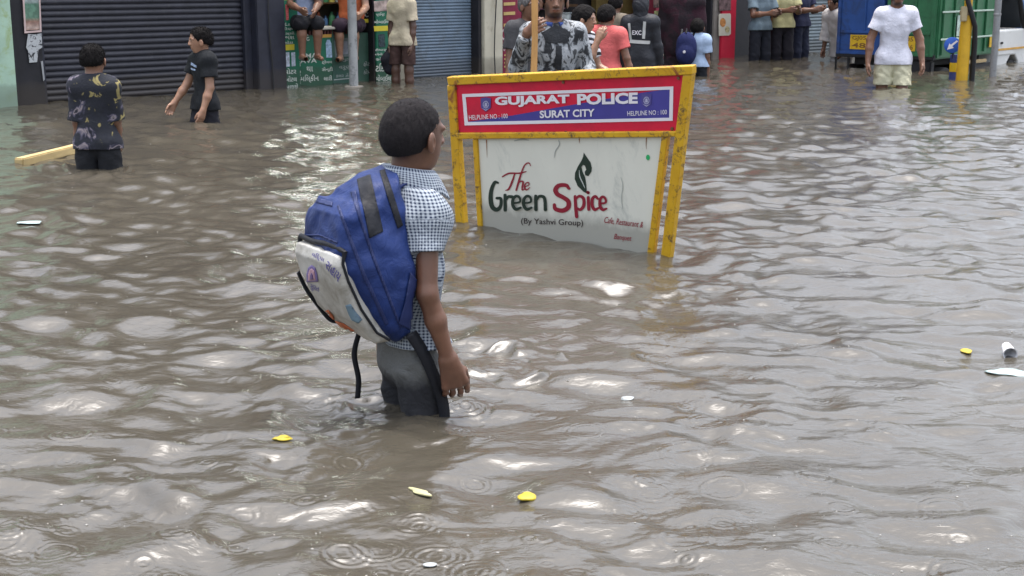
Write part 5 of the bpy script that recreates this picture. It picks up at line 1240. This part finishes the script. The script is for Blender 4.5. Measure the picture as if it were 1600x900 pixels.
for nm, a0, a1, m in (('rear_door', -TW+.03, mid-.02, tblue), ('rear_door', mid+.02, -.03, tgreen)):
    b = MB(); b.box(tf, -.012, .026, a0, a1, BZ0+.03, BZ1-.03, .008); d = b.build(nm, m, tr)
    for (p0, p1, z0, z1) in ((a0, a0+.05, BZ0+.03, BZ1-.03), (a1-.05, a1, BZ0+.03, BZ1-.03), ((a0+a1)/2+.05, (a0+a1)/2+.08, BZ0+.36, BZ1-.03), (a0+.052, a1-.052, BZ0+.32, BZ0+.36), (a0+.052, a1-.052, BZ0+.033, BZ0+.075)):
        b = MB(); b.box(tf, -.035, -.0125, p0, p1, z0, z1, .005); b.build('door_frame', m, d)
    pc_ = a0+.20 if m is tblue else a0+.16
    b = MB(); b.box(tf, -.020, -.0135, pc_, pc_+.27, BZ0+.10, BZ0+.30, .004); pl_ = b.build('number_plate', yplate, d)
    PP = Plane(tf(-.021, 0, 0), r_, -h_); b = MB()
    for body, z0, z1 in ((('GJ05', .215, .285), ('2216', .12, .19)) if m is tgreen else (('GJ05', .215, .285), ('48', .12, .19))):
        V, Fc = text_geo(body, off=.02, res=2); b.add([tf(-.0215, pc_+.03+x*.21, BZ0+z0+y*(z1-z0)) for x, y in V], Fc)
    b.build('plate_characters', M('plate_dark', (.20, .10, .02) if m is tblue else (.05, .05, .02), .6), pl_)
b = MB(); b.box(tf, .10, 3.3, -TW+.25, -.25, .06, .22, .01); b.box(tf, -.03, .06, -TW+.02, -.02, .16, .235, .01); b.build('chassis', blackm, tr)
b = MB()
for p in ([(-TW+.03, .16), (-TW+.03, -.02), (-TW+.22, -.02), (-TW+.22, .16)],): b.tube([tf(-.02, x, z) for x, z in p], .022, 8)
b.build('guard_bracket', blackm, tr, True)
b = MB(); b.box(tf, .0, .12, -.72, -.06, -.08, .15, .02); b.build('mud_flap', blackm, tr)
for a, s in ((.42, 0), (.42, 1), (2.78, 0), (2.78, 1)):
    y0 = -.12 if s == 0 else -TW+.12
    ctr = tf(a, y0, GZ+.30+.0); b = MB(); b.disc(ctr, r_, 0, 0, 32, [(.17, -.10), (.25, -.105), (.295, -.08), (.30, -.04), (.30, .04), (.295, .08), (.25, .105), (.17, .10)]); wh = b.build('wheel', tyre_m, tr, True)
    b = MB(); b.disc(ctr, r_, 0, 0, 24, [(0, -.06), (.17, -.09), (.175, .0), (.17, .09), (.10, .05), (0, .05)]); b.build('rim', rimm, wh, True)
# side of the green bin: ribs, pale strips, side guard
b = MB()
for k in range(6): b.box(tf, .12+k*.36, .16+k*.36, .003, .028, BZ0+.05, BZ1-.05, .006)
b.build('side_rib', tgreen, tr)
pale = M('pale_strip', (.45, .55, .48), .5)
for z in (.50, .36): 
    b = MB(); b.box(tf, .05, BL-.05, .029, .040, z+.28, z+.305, .004) if z == .50 else b.box(tf, .05, BL-.05, .029, .040, z+.06, z+.085, .004); b.build('side_strip', pale, tr)
b = MB(); b.box(tf, .55, .95, .029, .034, .46, .74, .002); b.build('side_sticker', M('faded_sticker', (.36, .45, .40), .6, .5, 12), tr)
b = MB(); b.box(tf, BL-.30, BL-.12, .029, .034, .27, .44, .002); b.build('side_sticker', yplate, tr)
b = MB(); b.box(tf, .95, 1.75, -.03, .0, .06, .11, .006); b.build('side_guard', M('tan_side_guard', (.36, .27, .14), .6), tr)
b = MB(); b.box(tf, .75, 1.95, -.05, -.01, -.25, .05, .01); b.build('side_tank', blackm, tr)
# cab
CL0, CL1 = BL+.06, BL+1.22
prof = [(CL0, -.12), (CL0+.38, -.12), (CL0+.44, .02), (CL0+.56, .12), (CL0+.74, .12), (CL0+.86, .02), (CL0+.92, -.12), (CL1, -.10), (CL1+.02, .10), (CL1-.03, .38), (CL1-.10, .50), (CL0, .50)]
V = [tf(a, 0, z) for a, z in prof]+[tf(a, -TW+.05, z) for a, z in prof]; n = len(prof)
b = MB(); b.add(V, [tuple(range(n)), tuple(range(2*n-1, n-1, -1))]+[(i, (i+1) % n, n+(i+1) % n, n+i) for i in range(n)]); cb = b.build('cab', wpaint, tr)
md = cb.modifiers.new('bevel', 'BEVEL'); md.width = .025; md.segments = 3; md.limit_method = 'ANGLE'
b = MB(); b.box(tf, CL0+.03, CL0+.62, .003, .018, .14, .48, .01); dr = b.build('door', wpaint, tr)
b = MB(); b.box(tf, CL0+.08, CL0+.16, .019, .035, .30, .33, .005); b.build('handle', blackm, dr)
b = MB(); b.box(tf, CL0+.02, CL1-.10, .019, .024, .205, .235, .002); b.build('orange_stripe', M('orange_stripe_paint', (.55, .30, .05), .5), tr)
b = MB(); b.tube([tf(CL0+.02, -.02, .50), tf(CL0+.0, -.05, 1.35)], .035, 8); b.build('rear_pillar', wpaint, tr, True)
b = MB(); b.tube([tf(CL1-.10, -.02, .50), tf(CL1-.52, -.05, 1.35)], .035, 8); b.build('front_pillar', blackm, tr, True)
b = MB(); b.box(tf, CL0-.03, CL1-.45, -TW+.06, -.01, 1.35, 1.44, .03); b.build('cab_roof', wpaint, tr)
b = MB(); b.hexa([tf(CL1-.12, -TW+.1, .505), tf(CL1-.10, -TW+.1, .505), tf(CL1-.10, -.06, .505), tf(CL1-.12, -.06, .505), tf(CL1-.54, -TW+.1, 1.345), tf(CL1-.52, -TW+.1, 1.345), tf(CL1-.52, -.06, 1.345), tf(CL1-.54, -.06, 1.345)]); b.build('windscreen', glassm, tr)
b = MB(); b.box(tf, CL0+.15, CL0+.6, -TW+.3, -.35, .35, .50, .03); b.box(tf, CL0+.06, CL0+.18, -TW+.3, -.35, .50, .95, .03); b.build('seat', M('red_brown_seat', (.20, .06, .06), .7), tr)
b = MB(); b.box(tf, CL1-.05, CL1+.02, -.22, -.05, .26, .40, .02); b.build('headlight', glassm, tr)
b = MB(); b.box(tf, CL1-.2, CL1-.1, .02, .12, .55, .75, .02); b.build('mirror', blackm, tr)

# ================================================================== POLES, BOLLARD, BOX
def pole(name, px, py, rad, top, label, m, lean=(0, 0), n=16):
    p = at(px, py); b = MB(); k = 6
    b.tube([np.array([p[0]+lean[0]*t*top, p[1]+lean[1]*t*top, GZ+(top-GZ)*t]) for t in np.linspace(0, 1, k)], rad, n)
    return p, b
p, b = pole('street_pole', 553, 137, .052, 5.2, '', steelgrey)
pl_ = thing('street_pole', (p[0], p[1], GZ), 'grey steel street pole standing before the green shop', 'pole'); b.build('shaft', M('peeling_grey_paint', (.30, .31, .31), .6, .2, 5, .2, 30, grime=(.14, .15, .15), gscale=8, gthr=(.5, .66)), pl_, True)
b = MB(); b.disc((p[0], p[1], -.02), (0, 0, 1), .11, .08, 20); b.build('collar', concrete, pl_, True)
p, b = pole('street_pole', 1551, 119, .043, 4.6, '', steelgrey)
pl_ = thing('street_pole', (p[0], p[1], GZ), 'plain grey post nearest the white cab at the right', 'pole'); b.build('shaft', steelgrey, pl_, True)
b = MB(); b.disc((p[0], p[1], .78), (0, 0, 1), .049, .03, 16); b.build('clamp', steelgrey, pl_, True)
p = at(1503, 126)
pl_ = thing('signal_pole', (p[0], p[1], GZ), 'yellow painted signal pole with a dark cable pipe strapped to it', 'pole')
yp = M('yellow_pole_paint', (.56, .33, .02), .45, .15, 5, .1, 20, grime=(.16, .10, .03), gscale=9, gthr=(.60, .70))
b = MB(); b.tube([(p[0]-.01, p[1], GZ), (p[0], p[1], .45), (p[0]+.01, p[1], .80)], .072, 18); b.build('base_sleeve', yp, pl_, True)
b = MB(); b.tube([(p[0]+.01, p[1], .78), (p[0]+.04, p[1], 2.2), (p[0]+.06, p[1], 4.4)], .048, 16); b.build('shaft', yp, pl_, True)
b = MB(); b.tube([(p[0]+.115, p[1]-.01, GZ), (p[0]+.12, p[1]-.01, .45), (p[0]+.09, p[1]-.07, .66), (p[0]-.02, p[1]-.09, .95), (p[0]-.09, p[1]-.05, 1.3), (p[0]-.09, p[1]-.03, 2.2)], [.034, .034, .03, .03, .05, .05], 12); b.build('cable_pipe', blackm, pl_, True)
b = MB(); b.disc((p[0], p[1], .82), (0, 0, 1), .085, .05, 18); b.build('clamp', M('rusty_brown_metal', (.12, .08, .04), .7), pl_, True)
b = MB(); b.box(lambda a, b_, c: np.array([p[0]+a, p[1]+b_, c]), -.10, -.02, -.10, -.06, .72, .9, .01); b.build('junction_box', M('old_cream_box', (.36, .30, .18), .7), pl_)
p = at(1489, 123)
bo = thing('bollard', (p[0], p[1], GZ), 'blue bollard with a yellow band and a round blue keep left sign', 'bollard')
bb_ = M('bollard_blue', (.03, .045, .16), .5, .2)
for z0, z1, m in ((GZ, .085, bb_), (.087, .20, M('bollard_yellow', (.62, .40, .01), .45, .1)), (.202, .30, bb_)):
    b = MB(); b.disc((p[0], p[1], (z0+z1)/2), (0, 0, 1), .052, z1-z0, 22); b.build('band', m, bo, True)
dc = np.array([p[0]-.06, p[1]-.07, .42]); dn = unit((-.25, -1, .05))
b = MB(); b.disc(dc, dn, .098, .02, 30); sg = b.build('sign_disc', M('traffic_sign_blue', (.02, .09, .42), .4), bo, True)
PS = Plane(dc+dn*.0115, np.array([-dn[1], dn[0], 0]), dn); 
def pq(x, y): return PS.o+PS.e*x*(1 if PS.e[0] > 0 else -1)+PS.u*y
ar_ = [(.05, .062), (.066, .045), (.0, -.012), (.02, -.034), (-.058, -.058), (-.036, .022), (-.018, .004)]
b = MB(); b.add([pq(*q) for q in ar_], [(0, 1, 2, 6), (2, 3, 4, 5, 6)]); b.build('arrow', M('white_vinyl', (.72, .70, .74)), sg)
b = MB(); b.tube([(p[0]-.03, p[1]-.03, .25), (p[0]-.03, p[1]-.03, .36)], .012, 8); b.build('bracket', blackm, bo, True)
# white carton on the step
c0 = fr(S(1183), .30, 0); fb2 = lambda a, b_, c: c0+e_*a+n_*b_+U3*c
bx = thing('carton', c0+U3*-.05, 'white printed carton on the step below the person with the phone', 'box'); b = MB(); b.box(fb2, -.13, .13, -.1, .1, -.06, .10, .006); b.build('body', M('white_carton', (.55, .53, .55), .7), bx)
PX = Plane(fb2(0, .102, 0), e_, n_); b = MB(); b.poly(PX, [(1178, 78), (1184, 77.5), (1185, 87), (1179, 87.5)], .001, .001); b.build('print', M('violet_print', (.16, .13, .32), .6), bx)
b = MB(); b.poly(PX, [(1172, 81), (1175, 80), (1176, 88), (1172, 88)], .001, .001); b.build('print', M('red_small_print', (.45, .2, .18), .6), bx)
for i, px in enumerate((1157, 1164)):
    c1 = fr(S(px), .25, 0); b = MB(); b.disc(c1+U3*-.1, (0, 0, 1), 0, 0, 14, [(0, 0), (.035, .005), (.035, .16), (.015, .19), (.015, .21), (0, .21)]); tag(b.build('bottle', M('grey_plastic', (.14, .17, .18), .3), None, True), 'small grey bottle standing by the dark recess beside the white carton', 'bottle', 'bottles by the white carton')

# ================================================================== FLOATING THINGS
pa, pb_ = at(29, 256), at(136, 236); d = unit(pb_-pa); s_ = np.array([d[1], -d[0], 0])
fw = lambda a, b_, c: pa+d*a+s_*b_+U3*c
Lp = np.linalg.norm(pb_-pa)
b = MB(); b.box(lambda a, b_, c: fw(a, b_, c+.03*a/Lp), 0, Lp, -.038, .038, -.025, .038, .008)
tag(b.build('wooden_plank', M('wet_yellow_wood', (.50, .38, .18), .6, .25, 5, .3, 25, stretch=(1, 1, 3))), 'yellow wooden plank floating behind the boy in the patterned shirt', 'plank')
def blob(px, py, sx_, sy_, sz_, m, name, label, cat, seed=1, rot=0., lift=.004):
    c = at(px, py); c[2] += float(water_h(c[:1], c[1:2])[0]); rs = np.random.default_rng(seed); bm = bmesh.new(); bmesh.ops.create_icosphere(bm, subdivisions=3, radius=1)
    K = [(rs.normal(size=3)*2.2, rs.random()*6) for _ in range(4)]
    V = []
    for v in bm.verts:
        q = np.array(v.co); k = 1+.22*sum(math.sin(q@a+ph) for a, ph in K)/2
        x, y = q[0]*sx_*k, q[1]*sy_*k; V.append(c+np.array([x*math.cos(rot)-y*math.sin(rot), x*math.sin(rot)+y*math.cos(rot), lift+q[2]*sz_*k]))
    o = mesh(name, V, [[v.index for v in f_.verts] for f_ in bm.faces], m, None, True); bm.free(); tag(o, label, cat)
yl = M('yellow_peel', (.42, .32, .025), .5, .4, 60); wp_ = M('pale_plastic', (.36, .38, .38), .4, .3, 40); cy = M('pale_cyan_plastic', (.34, .43, .42), .4, .3, 20)
blob(823, 777, .022, .022, .008, yl, 'fruit_peel', 'round yellow peel floating in the foreground right of the centre', 'peel', 2)
blob(442, 693, .024, .015, .006, yl, 'fruit_peel', 'thin yellow peel floating at the lower left of the schoolboy', 'peel', 3)
blob(1510, 547, .018, .022, .006, M('brownish_yellow_leaf', (.40, .30, .03), .6), 'fallen_leaf', 'small brownish yellow leaf floating near the white cup', 'leaf', 4)
blob(655, 770, .035, .014, .005, M('pale_yellow_leaf', (.42, .40, .22), .6), 'fallen_leaf', 'pale yellow leaf floating just left of the round yellow peel', 'leaf', 5, -.6)
blob(980, 617, .022, .012, .004, wp_, 'plastic_scrap', 'white plastic scrap floating right of the schoolboy', 'scrap', 6)
blob(672, 886, .014, .008, .003, wp_, 'plastic_scrap', 'white scrap at the bottom edge of the picture', 'scrap', 7)
blob(1580, 588, .065, .045, .005, cy, 'plastic_bag', 'pale blue plastic bag floating below the white cup', 'bag', 8)
blob(45, 345, .06, .042, .005, cy, 'plastic_bag', 'pale green plastic bag floating at the left edge', 'bag', 9)
c = at(1575, 552); c[2] += float(water_h(c[:1], c[1:2])[0]); ax = unit((-.12, -.9, -.12))
cu = thing('paper_cup', c-U3*.02, 'white paper cup floating upside tilted at the right edge', 'cup'); b = MB(); b.disc(c+U3*.018, ax, 0, 0, 26, [(0, -.034), (.016, -.033), (.022, .034), (.024, .036), (.021, .035), (.015, -.02), (0, -.02)]); b.build('cup_body', M('white_paper', (.66, .66, .68), .6, .05), cu, True)
